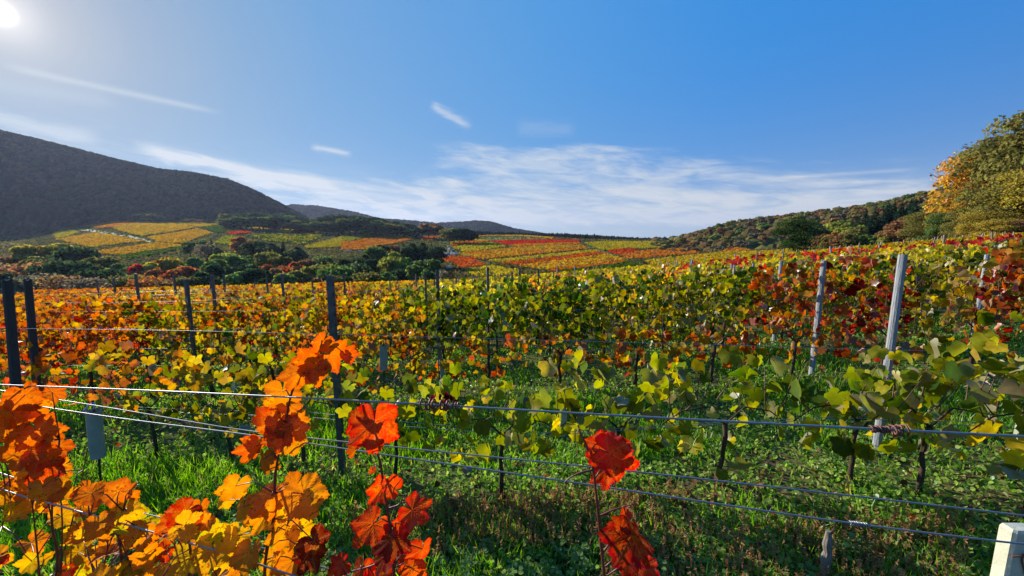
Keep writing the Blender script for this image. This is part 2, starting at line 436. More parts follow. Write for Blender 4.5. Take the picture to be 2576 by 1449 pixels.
M_slate = solid('slate_roof', (.035, .035, .042), (.07, .07, .08), 6, .6, bump=.3)
M_plaster = solid('plaster', (.42, .38, .33), (.52, .48, .42), 3, .9, bump=.1)
M_stone = solid('rough_stone', (.16, .14, .12), (.30, .27, .23), 1.5, .9, bump=.4)
M_gravel = solid('track_surface', (.20, .20, .19), (.30, .29, .27), .8, 1.0, bump=0)
M_grasstrack = solid('grass_track', (.07, .12, .03), (.14, .19, .05), .3, .9, bump=.1)

# ground sheet
def ground_material():
    m, t = mat('ground_soil'); E.nt = t
    b = nd(t, 'ShaderNodeBsdfPrincipled', i_Roughness=1.0); b.inputs['Specular IOR Level'].default_value = 0; o = nd(t, 'ShaderNodeOutputMaterial'); t.links.new(b.outputs[0], o.inputs[0])
    g = nd(t, 'ShaderNodeNewGeometry'); 
    def nz(s, d=6, r=.6):
        n = nd(t, 'ShaderNodeTexNoise', i_Scale=s, i_Detail=float(d), i_Roughness=r); t.links.new(g.outputs['Position'], n.inputs['Vector']); return n
    n1, n2, n3 = nz(1.3), nz(18.), nz(.02, 8, .65)
    a = E(n1.outputs[0]) * .55 + E(n2.outputs[0]) * .45
    near = ramp(t, a.k, [(.36, (.045, .032, .02)), (.47, (.11, .082, .045)), (.54, (.09, .10, .03)), (.66, (.11, .16, .035))])
    far = ramp(t, n3.outputs[0], [(.35, (.045, .060, .022)), (.5, (.085, .095, .030)), (.65, (.13, .11, .045))])
    s = nd(t, 'ShaderNodeSeparateXYZ'); t.links.new(g.outputs['Position'], s.inputs[0])
    f = sstep(E(s.outputs[1]), 50, 110)
    mx_ = nd(t, 'ShaderNodeMixRGB'); t.links.new(f.k, mx_.inputs[0]); t.links.new(near.outputs[0], mx_.inputs[1]); t.links.new(far.outputs[0], mx_.inputs[2])
    t.links.new(mx_.outputs[0], b.inputs['Base Color'])
    bp = nd(t, 'ShaderNodeBump', i_Strength=.7, i_Distance=.03); t.links.new(a.k, bp.inputs['Height']); t.links.new(bp.outputs[0], b.inputs['Normal'])
    return m
M_ground = ground_material()
xs = np.sinh(np.linspace(-1, 1, 321) * 6.3) ; xs = xs / xs[-1] * 9000
ys = np.concatenate([np.linspace(-200, 0, 21)[:-1], np.linspace(0, 12, 49)[:-1], 12 * np.exp(np.linspace(0, math.log(9000 / 12.), 260))])
XX, YY = np.meshgrid(xs, ys); ZZ = terrain(XX, YY)
small = (fbm(XX * 1.1, YY * 1.1, 4) - .5) * .10 * np.exp(-np.maximum(YY, 0) / 25.) * (YY < 60)
ZZ = ZZ + small
def Gn(X, Y): return terrain(X, Y) + (fbm(np.asarray(X) * 1.1, np.asarray(Y) * 1.1, 4) - .5) * .10 * np.exp(-np.maximum(Y, 0) / 25.)
def grid_faces(ny, nx):
    i = np.arange(ny - 1)[:, None] * nx + np.arange(nx - 1)[None]
    return np.stack([i, i + 1, i + nx + 1, i + nx], -1).reshape(-1, 4)
g = link('ground', mesh_np('ground', np.stack([XX, YY, ZZ], -1).reshape(-1, 3), grid_faces(len(ys), len(xs)), [M_ground], True))
tag(g, 'sloping vineyard ground of soil and green growth falling into the valley', kind='structure')

# ------------------------------------------------------------------ far hills
def hill_material(name, c1, c2, c3, sc_):
    m, t = mat(name); b = nd(t, 'ShaderNodeBsdfPrincipled', i_Roughness=1.0); b.inputs['Specular IOR Level'].default_value = 0; o = nd(t, 'ShaderNodeOutputMaterial'); t.links.new(b.outputs[0], o.inputs[0])
    g_ = nd(t, 'ShaderNodeNewGeometry'); n = nd(t, 'ShaderNodeTexNoise', i_Scale=sc_, i_Detail=9.0, i_Roughness=.7); t.links.new(g_.outputs['Position'], n.inputs['Vector'])
    r = ramp(t, n.outputs[0], [(.35, c1), (.5, c2), (.66, c3)]); t.links.new(r.outputs[0], b.inputs['Base Color']); return m
M_hill = hill_material('wooded_hill', (.025, .030, .014), (.050, .050, .022), (.085, .065, .03), .012)

def hill(name, sil, Yc, Yb, label, rough_=.02, nx=160, ny=36, back=None):
    """sil: (px, py) skyline points; crest at Yc(px), foot at Yb"""
    px = np.linspace(sil[0][0], sil[-1][0], nx); py = np.interp(px, [s[0] for s in sil], [s[1] for s in sil])
    t = np.array([tx(a, b) for a, b in zip(px, py)]); k = np.array([zy(b) for b in py])
    yc = np.interp(px, [s[0] for s in Yc], [s[1] for s in Yc]) if hasattr(Yc, '__len__') else np.full(nx, float(Yc))
    V = []
    for j in range(ny):
        s = j / (ny - 1) * 1.5
        for i in range(nx):
            if s <= 1: Yv = Yb + (yc[i] - Yb) * s; h = math.sin(s * math.pi / 2) ** 1.15
            else: Yv = yc[i] + (yc[i] - Yb) * (s - 1) * 1.5; h = math.cos((s - 1) * math.pi)
            X = t[i] * Yv; base = T(X, Yb) - 8
            top = EYE + k[i] * yc[i]
            H = top - base
            z = base + H * h
            if s < .97: z += (fbm(X / 150. + 5, Yv / 260., 5) - .5) * H * .42 * math.sin(min(s, 1) * math.pi)
            V.append((X, Yv, min(z, EYE + (zy(py[i]) ) * Yv) if s <= 1 else z))
    V = np.array(V)
    o = link(name, mesh_np(name, V, grid_faces(ny, nx), [M_hill], True)); tag(o, label, kind='structure')
    return V.reshape(ny, nx, 3)

mtn = hill('hill', [(-1500, 300), (-700, 230), (-300, 270), (-100, 312), (0, 336), (100, 358), (200, 383), (300, 409), (400, 432), (480, 440), (560, 455), (600, 468), (650, 490), (700, 515), (740, 537), (790, 562), (830, 585), (900, 612)],
           [(-1500, 1500), (0, 1250), (900, 1500)], 900, 'steep wooded mountain rising on the left against the sun', nx=220, ny=46)
h2 = hill('hill', [(600, 600), (680, 530), (735, 517), (790, 519), (850, 529), (900, 537), (950, 552), (1030, 557), (1110, 565), (1180, 580), (1260, 600)], 2700, 2100, 'distant blue hill behind the foot of the left mountain')
h3 = hill('hill', [(960, 600), (1040, 575), (1110, 562), (1160, 560), (1200, 557), (1235, 560), (1270, 570), (1310, 580), (1380, 591), (1460, 600), (1560, 606)], 3000, 2300, 'low rounded blue hill on the horizon behind the middle trees')
rh = hill('hill', [(1640, 606), (1700, 603), (1750, 594), (1790, 583), (1850, 572), (1950, 560), (2050, 549), (2150, 538), (2230, 526), (2300, 510), (2400, 480), (2600, 440), (2900, 420), (3300, 430)],
          [(1640, 900), (2000, 620), (2300, 460), (3300, 420)], 330, 'long wooded hill rising to the right behind the yellow vineyard')

# wooded mass on the far hills: crowns as low domes
def dome(n=6, seed=1):
    r = np.random.default_rng(seed); v = [(0, 0, 1.0)]
    for i in range(n):
        a = 2 * math.pi * i / n; q = .75 + .3 * r.random(); v.append((math.cos(a) * q * .62, math.sin(a) * q * .62, .72 + .15 * r.random()))
    for i in range(n):
        a = 2 * math.pi * (i + .5) / n; q = .8 + .35 * r.random(); v.append((math.cos(a) * q, math.sin(a) * q, .0))
    f = []
    for i in range(n):
        j = (i + 1) % n; f += [(0, 1 + i, 1 + j), (1 + i, 1 + n + i, 1 + j), (1 + j, 1 + n + i, 1 + n + j)]
    return np.array(v), np.array(f)
def forest_on(V, name, n, size, cols, label, smax=1.0, thresh=None, hgt=1.0, tmin=None):
    ny, nx, _ = V.shape
    j = rng.random(n) * (ny - 1) * min(1, smax / 1.5); i = rng.random(n) * (nx - 1)
    j0 = j.astype(int); i0 = i.astype(int); fj = (j - j0)[:, None]; fi = (i - i0)[:, None]
    p = (V[j0, i0] * (1 - fi) + V[j0, i0 + 1] * fi) * (1 - fj) + (V[j0 + 1, i0] * (1 - fi) + V[j0 + 1, i0 + 1] * fi) * fj
    tv, tf = dome()
    a = rng.random(n) * 6.28; c, s = np.cos(a), np.sin(a); z0 = np.zeros(n); o1 = np.ones(n)
    R = np.stack([np.stack([c, -s, z0], 1), np.stack([s, c, z0], 1), np.stack([z0, z0, o1], 1)], 1)
    sz = size * (.6 + .8 * rng.random(n)); scl = np.stack([sz, sz, sz * 1.25 * hgt], 1)
    p[:, 2] -= sz * .35
    Vv, Fv, idx = batch(tv, tf, p, R, scl)
    Vv += rng.normal(size=Vv.shape) * (size * .07)
    cc = np.array(cols)[rng.integers(0, len(cols), n)] * (.6 + .8 * rng.random((n, 1)))
    q = fbm(p[:, 0] / 90., p[:, 1] / 90., 3)[:, None]; cc = cc * (.6 + .9 * q)
    o = link(name, mesh_np(name, Vv, Fv, [M_col], False, col=cc[idx])); tag(o, label, kind='stuff'); return o
forest_on(mtn, 'mountain_woods', 26000, 9.5, [(.045, .050, .018), (.085, .062, .022), (.11, .06, .025), (.04, .03, .018)], 'autumn woods covering the shaded left mountain', 1.03)
forest_on(h2, 'distant_woods', 3000, 16, [(.045, .055, .02), (.07, .06, .025)], 'dark woods covering the distant blue hills', 1.03, hgt=.7)
forest_on(h3, 'distant_woods', 3000, 16, [(.045, .055, .02), (.07, .06, .025)], 'dark woods on the low rounded hill at the horizon', 1.03, hgt=.7)

# ------------------------------------------------------------------ trees
def crown_mesh(name, seed, w=.36, h0=.22, lobes=16, cards=2300, csize=.030, sparse=0):
    """crown of a tree of height 1; card size relative"""
    r = np.random.default_rng(seed); P_ = []; Nn = []; S = []
    for k in range(lobes):
        u = r.random(); zc = h0 + (1 - h0) * (.15 + .75 * u ** .8)
        rad = w * math.sin(min(1, (1 - (zc - .05) / 1.05) * 1.9 + .15) * math.pi / 2)
        a = r.random() * 6.28; q = math.sqrt(r.random()) * rad * .75
        c = np.array([math.cos(a) * q, math.sin(a) * q, zc - .06]); s = (.10 + .10 * r.random()) * (w / .36)
        m = int(cards / lobes); d = r.normal(size=(m, 3)); d /= np.linalg.norm(d, axis=1, keepdims=True)
        d[:, 2] = np.where(d[:, 2] < -.3, -d[:, 2] * .6, d[:, 2])
        rr = s * (1 - .35 * r.random((m, 1)) ** 1.5) * np.array([1.15, 1.15, .85])
        P_.append(c + d * rr); Nn.append(d); S.append(np.full(m, csize))
    P_ = np.vstack(P_); Nn = np.vstack(Nn); S = np.concatenate(S) * (.6 + .8 * r.random(len(P_)))
    P_[:, 2] = np.minimum(P_[:, 2], 1.0)
    Nn = Nn + r.normal(size=Nn.shape) * .55
    tv = np.array([(-1, -.6, 0), (.9, -.8, .2), (1, .7, 0), (-.7, .9, -.2)]); tf = np.array([(0, 1, 2, 3)])
    V, Fc, idx = batch(tv, tf, P_, frames(Nn, r.normal(size=Nn.shape)), S)
    rn = np.clip(r.random(len(P_)) * .6 + .4 * fbm(P_[:, 0] * 9 + seed, P_[:, 2] * 9, 3) + .0, 0, 1)
    return mesh_np(name, V, Fc, [M_tree], False, rnd=rn[idx])
def conifer_mesh(name, seed, w=.17, cards=2200):
    r = np.random.default_rng(seed); z = .08 + .92 * (1 - np.sqrt(r.random(cards))); tier = np.abs(((z * 15) % 1) - .5) * .5
    rad = w * (1 - z) ** .85 * (.75 + tier) * (.75 + .35 * r.random(cards)) + .004; a = r.random(cards) * 6.28
    P_ = np.stack([np.cos(a) * rad, np.sin(a) * rad, z - rad * .35], 1)
    tip = np.stack([np.cos(a), np.sin(a), -.5 + 0 * a], 1); nn = np.stack([np.cos(a) * .4, np.sin(a) * .4, 1 + 0 * a], 1) + r.normal(size=(cards, 3)) * .3
    tv = np.array([(-.45, -1, 0), (.45, -1, 0), (.12, 1.2, 0), (-.12, 1.2, 0)]); tf = np.array([(0, 1, 2, 3)])
    V, Fc, idx = batch(tv, tf, P_, frames(nn, tip), .030 * (.6 + .8 * r.random(cards)) * (1.25 - z * .6))
    return mesh_np(name, V, Fc, [M_tree], False, rnd=(r.random(cards) * .8)[idx])
def trunk_mesh(name, seed, w=.3, top=.8, th=.022, nl=7):
    r = random.Random(seed); b = MB(); sw = r.uniform(-.03, .03)
    b.tube([(0, 0, -.03), (sw * .4, 0, .15), (sw, .01, .4), (0, 0, top)], [th * 1.3, th, th * .7, th * .2], 6)
    for k in range(nl):
        z = r.uniform(.2, .6); a = r.uniform(0, 6.28); l = w * r.uniform(.6, 1.0)
        b.tube([(sw * .5, 0, z), (math.cos(a) * l * .5, math.sin(a) * l * .5, z + l * .45), (math.cos(a) * l, math.sin(a) * l, z + l * .9)], [th * .45, th * .3, th * .08], 4)
    return b.mesh(name, M_trunk)
CR = {'broad': [crown_mesh('crown', 11 + i, w=[.36, .42, .34, .46, .40][i], lobes=[16, 20, 14, 22, 18][i], h0=[.2, .15, .25, .1, .2][i]) for i in range(5)],
      'thin': [crown_mesh('crown', 31 + i, w=.40, cards=850, csize=.022, lobes=20) for i in range(2)],
      'big': [crown_mesh('crown', 51 + i, w=[.40, .44, .38][i], cards=12500, csize=.0098, lobes=30, h0=.06) for i in range(3)],
      'conifer': [conifer_mesh('crown', 71 + i, [.17, .22][i]) for i in range(2)],
      'small': [crown_mesh('crown', 91 + i, w=.45, cards=600, csize=.055, lobes=9, h0=.05) for i in range(3)]}
TR = {'broad': [trunk_mesh('trunk', i) for i in range(2)], 'thin': [trunk_mesh('trunk', 5 + i, .42, .9, .02, 16) for i in range(2)],
      'big': [trunk_mesh('trunk', 8, .4, .85, .022, 12)], 'conifer': [trunk_mesh('trunk', 9, .1, .97, .014, 0)], 'small': [trunk_mesh('trunk', 10, .3, .6, .03, 4)]}
TC = {'green': (.055, .085, .022), 'dark': (.022, .040, .016), 'yellow': (.17, .14, .022), 'lime': (.10, .115, .022), 'olive': (.085, .082, .020),
      'brown': (.12, .070, .028), 'rust': (.17, .07, .022), 'gold': (.21, .125, .020), 'grey': (.085, .072, .042), 'fir': (.014, .034, .018), 'red': (.30, .055, .022)}
for _k in TC: TC[_k] = tuple(v * (2.6 if _k not in ('fir', 'dark') else 2.0) for v in TC[_k])
TREES = []
def tree(px, ytop, Y, kind='broad', colr='green', wide=1.0, label=None, group=None, hmin=4, H=None):
    X = tx(px) * Y; z0 = T(X, Y)
    if H is None: H = max(hmin, EYE + zy(ytop) * Y - z0)
    t = link('tree', None, loc=(X, Y, z0 - .1)); t.rotation_euler = (0, 0, random.uniform(0, 6.28))
    s = (H * wide, H * wide, H)
    c = link('crown', random.choice(CR[kind]), t, sc=s); k = TC[colr]; v = random.uniform(.85, 1.15)
    c.color = (k[0] * v, k[1] * v * random.uniform(.93, 1.07), k[2] * v, 1)
    tr_ = link('trunk', random.choice(TR[kind]), t, sc=s)
    t.name = 'conifer' if kind == 'conifer' else 'tree'
    tag(t, label or 'tree', 'tree', group)
    TREES.append(t); return t

CN = {'green': 'green', 'dark': 'dark green', 'yellow': 'yellow', 'lime': 'light green', 'olive': 'olive green', 'brown': 'brown', 'rust': 'rust orange', 'gold': 'golden', 'grey': 'grey-brown', 'fir': 'dark fir-green', 'red': 'red'}
# valley belt, given as position on the skyline of each tree, with its distance
belt = [ # px, ytop, Y, kind, colour, wide
 (35, 612, 300, 'thin', 'grey', 1.2), (85, 618, 290, 'broad', 'olive', 1.2), (10, 640, 230, 'broad', 'brown', 1.2),
 (120, 606, 240, 'broad', 'yellow', 1.3), (75, 613, 235, 'broad', 'yellow', 1.2), (60, 640, 200, 'broad', 'olive', 1.2), (165, 616, 230, 'broad', 'lime', 1.1), (190, 612, 215, 'broad', 'dark', .9),
 (215, 632, 225, 'broad', 'olive', 1.0), (110, 650, 170, 'thin', 'brown', 1.3), (25, 660, 160, 'thin', 'brown', 1.3), (160, 650, 165, 'broad', 'dark', 1.1), (205, 660, 160, 'broad', 'dark', 1.0),
 (250, 640, 200, 'broad', 'olive', 1.2), (285, 655, 190, 'broad', 'green', 1.1), (240, 672, 150, 'broad', 'dark', 1.1), (70, 678, 140, 'thin', 'grey', 1.3), (130, 684, 135, 'thin', 'brown', 1.3), (195, 690, 130, 'thin', 'grey', 1.3), (0, 680, 140, 'broad', 'dark', 1.2),
 (-60, 650, 180, 'broad', 'olive', 1.2), (-130, 660, 180, 'broad', 'brown', 1.2),
 (322, 663, 190, 'broad', 'red', .8), (355, 652, 195, 'broad', 'yellow', 1.0), (395, 645, 210, 'broad', 'gold', 1.1), (420, 640, 215, 'broad', 'yellow', .8), (378, 668, 165, 'broad', 'rust', 1.3), (430, 668, 165, 'broad', 'rust', 1.2), (455, 664, 170, 'broad', 'brown', 1.0), (350, 690, 140, 'thin', 'rust', 1.2), (300, 682, 145, 'thin', 'olive', 1.3),
 (405, 690, 140, 'thin', 'brown', 1.3), (455, 690, 140, 'broad', 'olive', 1.0),
 (475, 608, 330, 'broad', 'green', 1.2), (500, 600, 330, 'broad', 'green', 1.1), (530, 595, 325, 'conifer', 'fir', 1.1), (515, 612, 310, 'thin', 'grey', 1.2), (545, 618, 300, 'broad', 'dark', 1.0),
 (490, 640, 220, 'broad', 'green', 1.1), (520, 650, 190, 'broad', 'green', 1.2), (560, 632, 230, 'broad', 'lime', 1.1), (590, 640, 215, 'broad', 'green', 1.1), (540, 660, 165, 'broad', 'dark', 1.3), (600, 655, 170, 'broad', 'dark', 1.3), (575, 678, 145, 'broad', 'green', 1.2), (500, 675, 150, 'broad', 'dark', 1.2), (630, 668, 150, 'broad', 'dark', 1.2),
 (605, 594, 340, 'broad', 'rust', 1.1), (628, 600, 330, 'broad', 'rust', 1.1), (645, 602, 300, 'broad', 'dark', 1.2), (680, 604, 290, 'broad', 'dark', 1.2), (710, 604, 290, 'conifer', 'fir', 1.3), (745, 614, 280, 'broad', 'dark', 1.1), (668, 632, 230, 'broad', 'olive', 1.0), (625, 636, 235, 'broad', 'green', 1.1),
 (700, 640, 215, 'broad', 'olive', 1.2), (650, 660, 180, 'broad', 'rust', 1.0), (690, 668, 165, 'broad', 'brown', 1.2), (735, 655, 190, 'broad', 'rust', 1.1), (770, 645, 215, 'broad', 'brown', 1.1), (755, 672, 150, 'broad', 'olive', 1.2), (720, 684, 138, 'broad', 'green', 1.2), (800, 664, 165, 'broad', 'olive', 1.2), (660, 690, 132, 'broad', 'dark', 1.3),
 (835, 652, 200, 'broad', 'dark', 1.0), (815, 640, 230, 'broad', 'green', 1.0), (870, 645, 215, 'broad', 'dark', 1.0), (850, 664, 160, 'broad', 'green', 1.1), (890, 656, 175, 'broad', 'dark', 1.1), (790, 690, 130, 'broad', 'brown', 1.2), (840, 686, 130, 'broad', 'olive', 1.2), (885, 684, 130, 'broad', 'dark', 1.1), (925, 680, 130, 'broad', 'olive', 1.2), (965, 676, 132, 'broad', 'green', 1.1),
 (940, 616, 260, 'broad', 'green', .9), (958, 614, 280, 'broad', 'dark', 1.0), (990, 612, 290, 'broad', 'brown', .9), (1015, 608, 300, 'conifer', 'fir', 1.2), (1035, 610, 290, 'broad', 'dark', 1.0), (1062, 604, 300, 'broad', 'dark', .9), (1085, 606, 300, 'conifer', 'fir', 1.3), (1100, 612, 280, 'broad', 'dark', .9),
 (1000, 628, 205, 'broad', 'lime', .9), (985, 640, 190, 'broad', 'lime', 1.0), (1020, 645, 190, 'broad', 'green', 1.1), (1055, 648, 185, 'broad', 'green', 1.1), (1085, 650, 180, 'broad', 'green', 1.0), (1040, 664, 160, 'broad', 'green', 1.2), (1075, 672, 150, 'broad', 'green', 1.1), (1000, 668, 155, 'broad', 'dark', 1.0), (940, 648, 200, 'broad', 'dark', 1.1), (915, 636, 230, 'broad', 'dark', 1.0), (1110, 672, 165, 'thin', 'grey', 1.1), (1130, 676, 170, 'thin', 'brown', 1.1)]
for i, (px, yt, Y, kd, cc, w) in enumerate(belt):
    part_ = 'far left' if px < 220 else 'left' if px < 470 else 'middle' if px < 780 else 'right'
    tree(px, yt - 2 + random.uniform(-2, 6), Y, kd, cc, w * .92, '%s %s in the %s of the valley tree belt' % (CN[cc], {'broad': 'broadleaf tree', 'thin': 'half-bare tree', 'conifer': 'conifer'}[kd], part_), 'trees of the valley belt')
# woods on the crest of the middle hill
for k in range(76):
    px = 560 + (1035 - 560) * ((k % 38) + random.random()) / 38
    top = np.interp(px, [560, 600, 680, 745, 765, 800, 850, 900, 950, 1000, 1035], [546, 535, 532, 543, 550, 548, 541, 538, 545, 554, 570])
    Y = 800 if k < 38 else 690
    top = top + random.uniform(-1, 4) + (0 if k < 38 else 10)
    tree(px, top, Y, 'small', random.choice(['dark', 'green', 'dark', 'olive', 'dark']), 1.8, 'dark round-crowned tree in the crest wood behind the vineyards', 'trees of the crest wood', 8)
for px, top, Y, cc in ((345, 541, 820, 'brown'), (365, 536, 820, 'dark'), (385, 536, 820, 'olive'), (402, 541, 820, 'dark'), (465, 549, 830, 'dark'), (480, 548, 830, 'olive'), (505, 551, 830, 'grey'), (530, 551, 820, 'dark'), (550, 552, 820, 'dark')):
    tree(px, top, Y, 'small', cc, 1.5, 'small %s bush tree on the left hilltop above the orange plots' % CN[cc], 'bush trees on the left hilltop', 6)
for px, top in ((1048, 572), (1062, 566), (1078, 562), (1092, 562), (1106, 566), (1118, 574)):
    tree(px, top, 660, 'small', random.choice(['dark', 'brown']), 1.2, 'dark tree in the clump left of the lone round group', 'trees of the middle clump')
for px, top, cc in ((1130, 574, 'olive'), (1142, 571, 'green'), (1156, 571, 'dark'), (1168, 572, 'dark'), (1180, 573, 'dark'), (1192, 577, 'dark')):
    tree(px, top, 560, 'broad', cc, 1.25, '%s tree in the compact round group beside the green meadow' % CN[cc], 'trees beside the green meadow')
# far conifer line on the plateau
n = 900; Xp = rng.random(n); px_ = 1195 + Xp * 560; Yv = 930 + rng.random(n) * 90
tops = np.interp(px_, [1195, 1240, 1310, 1360, 1420, 1500, 1560, 1640, 1755], [582, 584, 586, 587, 588, 592, 596, 600, 602]) + rng.normal(size=n) * 1.4
Xw = np.array([tx(a) for a in px_]) * Yv; zt = EYE + np.array([zy(a) for a in tops]) * Yv; zb = terrain(Xw, Yv) - 3
tv, tf = dome(5, 4); h = np.maximum(zt - zb, 8)
R0 = np.tile(np.eye(3), (n, 1, 1)); Vv, Fv, idx = batch(tv, tf, np.stack([Xw, Yv, zb], 1), R0, np.stack([h * .28, h * .28, h], 1))
tvz = np.tile(tv[:, 2], n); cc = np.array([(.02, .032, .016), (.03, .036, .018), (.05, .045, .02)])[rng.integers(0, 3, n)]
tag(link('far_woods', mesh_np('far_woods', Vv, Fv, [M_col], False, col=cc[idx])), 'dark line of far woods along the plateau horizon', kind='stuff')

# right wooded hill
def hill_tree(px, s, kd, cc, H, wide=1.0, lab=None, grp=None):
    i = np.interp(px, [1640, 3300], [0, rh.shape[1] - 1]); j = s * (rh.shape[0] - 1) / 1.5
    i0, j0 = int(i), int(j); p = rh[j0, i0] * (1 - (j - j0)) + rh[j0 + 1, i0] * (j - j0)
    t = link('tree', None, loc=(p[0], p[1], p[2] - H * .06)); t.rotation_euler = (0, 0, random.uniform(0, 6.28)); sc_ = (H * wide, H * wide, H)
    c = link('crown', random.choice(CR[kd]), t, sc=sc_); k = TC[cc]; v = random.uniform(.8, 1.2); c.color = (k[0] * v, k[1] * v, k[2] * v, 1)
    link('trunk', random.choice(TR[kd]), t, sc=sc_); t.name = 'conifer' if kd == 'conifer' else 'tree'
    tag(t, lab, 'tree', grp); return t
for k in range(110):
    px = 1650 + 700 * ((k * .618034) % 1); s = (k + .5) / 110; s = .02 + .97 * s
    cc = random.choice(['olive', 'brown', 'olive', 'green', 'brown', 'grey', 'grey', 'olive'])
    kd = 'small'
    if px < 1775 and s > .4: cc, kd = 'fir', 'conifer'
    hill_tree(px, s, kd, cc, 13 if px > 1800 else 11, 1.15, '%s tree in the wood covering the right hill' % CN[cc], 'trees of the right hill wood')
forest_on(rh, 'hill_woods', 2400, 8.0, [(.19, .165, .05), (.20, .13, .05), (.14, .14, .04), (.22, .13, .05)], 'autumn undergrowth and crowns filling the right hill wood', 1.0)
for px, top in ((2170, 525), (2195, 516), (2225, 508), (2240, 500), (2258, 502), (2280, 498), (2292, 500), (2180, 545), (2215, 530), (2245, 530), (2270, 520), (2160, 560), (2200, 560), (2140, 550)):
    tree(px, top, 200 + random.uniform(-10, 30), 'conifer', 'fir', 1.25, 'tall dark conifer in the group below the skyline of the right hill', 'dark conifers on the right hill')
for px, top, Y, cc, w in ((2100, 552, 200, 'lime', 1.2), (2130, 556, 190, 'lime', 1.2), (2155, 565, 180, 'olive', 1.2), (2095, 580, 170, 'rust', .9), (2115, 585, 165, 'brown', 1.1), (2140, 585, 160, 'olive', 1.1), (2175, 588, 160, 'green', 1.0), (2200, 588, 165, 'green', 1.1), (2085, 590, 170, 'olive', .9),
                          (2230, 575, 150, 'olive', 1.1), (2250, 550, 150, 'brown', 1.3), (2275, 540, 140, 'brown', 1.3), (2225, 592, 140, 'lime', .9), (2040, 560, 190, 'green', 1.0), (2060, 566, 190, 'olive', 1.0), (2070, 585, 180, 'brown', 1.0)):
    tree(px, top, Y, 'broad', cc, w, '%s tree at the wood edge behind the upper vineyard' % CN[cc], 'trees at the edge of the right wood')
tree(2000, 545, 150, 'big', 'green', 1.15, 'lone full-crowned dark green tree at the upper end of the vineyard')
TREES[-1].children[0].color = (.045, .085, .018, 1)
for px, top, Y, kd, cc, w, lb in (
  (2300, 530, 110, 'big', 'olive', 1.1, 'olive tree left of the tall golden trees at the wood edge'),
  (2335, 545, 95, 'big', 'green', 1.2, 'dense dark green tree in front of the golden trees'),
  (2350, 500, 120, 'big', 'brown', 1.1, 'brown-leaved tree behind the green tree at the wood edge'),
  (2395, 545, 85, 'big', 'olive', 1.1, 'yellow-green tree below the golden crown'),
  (2405, 430, 105, 'thin', 'gold', 1.1, 'half-bare golden tree leaning out from the wood edge'),
  (2440, 372, 98, 'big', 'gold', .95, 'tall golden tree with bright orange-yellow crown'),
  (2430, 540, 80, 'big', 'yellow', 1.2, 'yellow-green leafy tree behind the vine posts'),
  (2500, 330, 90, 'big', 'olive', 1.0, 'tall olive-green tree rising behind the golden crown'),
  (2560, 270, 84, 'big', 'olive', .9, 'tallest olive-green tree at the right edge'),
  (2500, 470, 82, 'big', 'olive', 1.2, 'olive and gold tree in the middle of the right group'),
  (2560, 430, 78, 'big', 'yellow', 1.1, 'yellow-green tree at the right edge below the tallest crown'),
  (2475, 560, 72, 'big', 'yellow', 1.3, 'yellow bushy tree standing low beside the upper vine posts'),
  (2540, 560, 70, 'big', 'brown', 1.3, 'brown and orange bushy tree low at the right edge'),
  (2640, 300, 84, 'big', 'olive', 1.0, 'olive tree beyond the right edge of the vineyard'),
  (2640, 500, 72, 'big', 'gold', 1.2, 'golden tree beyond the right edge')):
    t_ = tree(px + 28, top - 14, Y, kd, cc, w * .95, lb)

# ------------------------------------------------------------------ far vineyard plots
def c1(p): return [(x * .3335, 440.3 + y * .3335) for x, y in p]
def c2(p): return [(859 + x * .3335, 440.3 + y * .3335) for x, y in p]
def c3(p): return [(1718 + x * .3335, 440.3 + y * .3335) for x, y in p]
_Yr = np.exp(np.linspace(math.log(115), math.log(860), 500))
def hit(x, y):
    Yv = _Yr; t = tx(x, y); k = (terrain(t * Yv, Yv) - EYE) / Yv; q = zy(y)
    w = np.nonzero(k >= q)[0]
    i = w[0] if len(w) else int(np.argmax(k))
    return t * Yv[i], Yv[i]
def inside(poly, X, Y):
    r = np.zeros(len(X), bool); n = len(poly); j = n - 1
    for i in range(n):
        xi, yi = poly[i]; xj, yj = poly[j]
        c = ((yi > Y) != (yj > Y)) & (X < (xj - xi) * (Y - yi) / (yj - yi + 1e-12) + xi); r ^= c; j = i
    return r
def plot(poly, fac, spread, label, ang, dens=1.0, name='vineyard_plot', bright=.88, gap=2.8):
    w = [hit(*p) for p in poly]; X = np.array([p[0] for p in w]); Y = np.array([p[1] for p in w])
    c, s = math.cos(ang), math.sin(ang)
    U = X * c + Y * s; V_ = -X * s + Y * c
    gu = np.arange(U.min(), U.max(), 1.05 / dens); gv = np.arange(V_.min(), V_.max(), gap)
    if len(gu) * len(gv) > 60000: gu = np.arange(U.min(), U.max(), 1.05 / dens * len(gu) * len(gv) / 60000.)
    A, B = np.meshgrid(gu, gv); A = A.ravel() + rng.normal(size=A.size) * .4; B = B.ravel() + rng.normal(size=B.size) * .22
    x = A * c - B * s; y = A * s + B * c; k = inside(w, x, y); x, y = x[k], y[k]; n = len(x)
    if n < 3: return
    if n > 9000: k = rng.random(n) < 9000 / n; x, y = x[k], y[k]; n = len(x)
    z = terrain(x, y) + .55 + rng.random(n) * 1.0
    tv = np.array([(-1, -.8, 0), (.9, -1, .2), (1, .8, 0), (-.8, 1, -.2)]); tf = np.array([(0, 1, 2, 3)])
    nn = rdir(n, .35); V, Fc, idx = batch(tv, tf, np.stack([x, y, z], 1), frames(nn, rdir(n)), .62 * (.7 + .6 * rng.random(n)) * (1 + y / 900))
    f = fac + (rng.random(n) - .5) * spread + (fbm(x / 14., y / 14., 3) - .47) * spread * .9
    cc = pal(f) * bright
    o = link(name, mesh_np(name, V, Fc, [M_col], False, col=cc[idx])); tag(o, label, 'vineyard', 'far vineyard plots', 'stuff')
LH = -.10
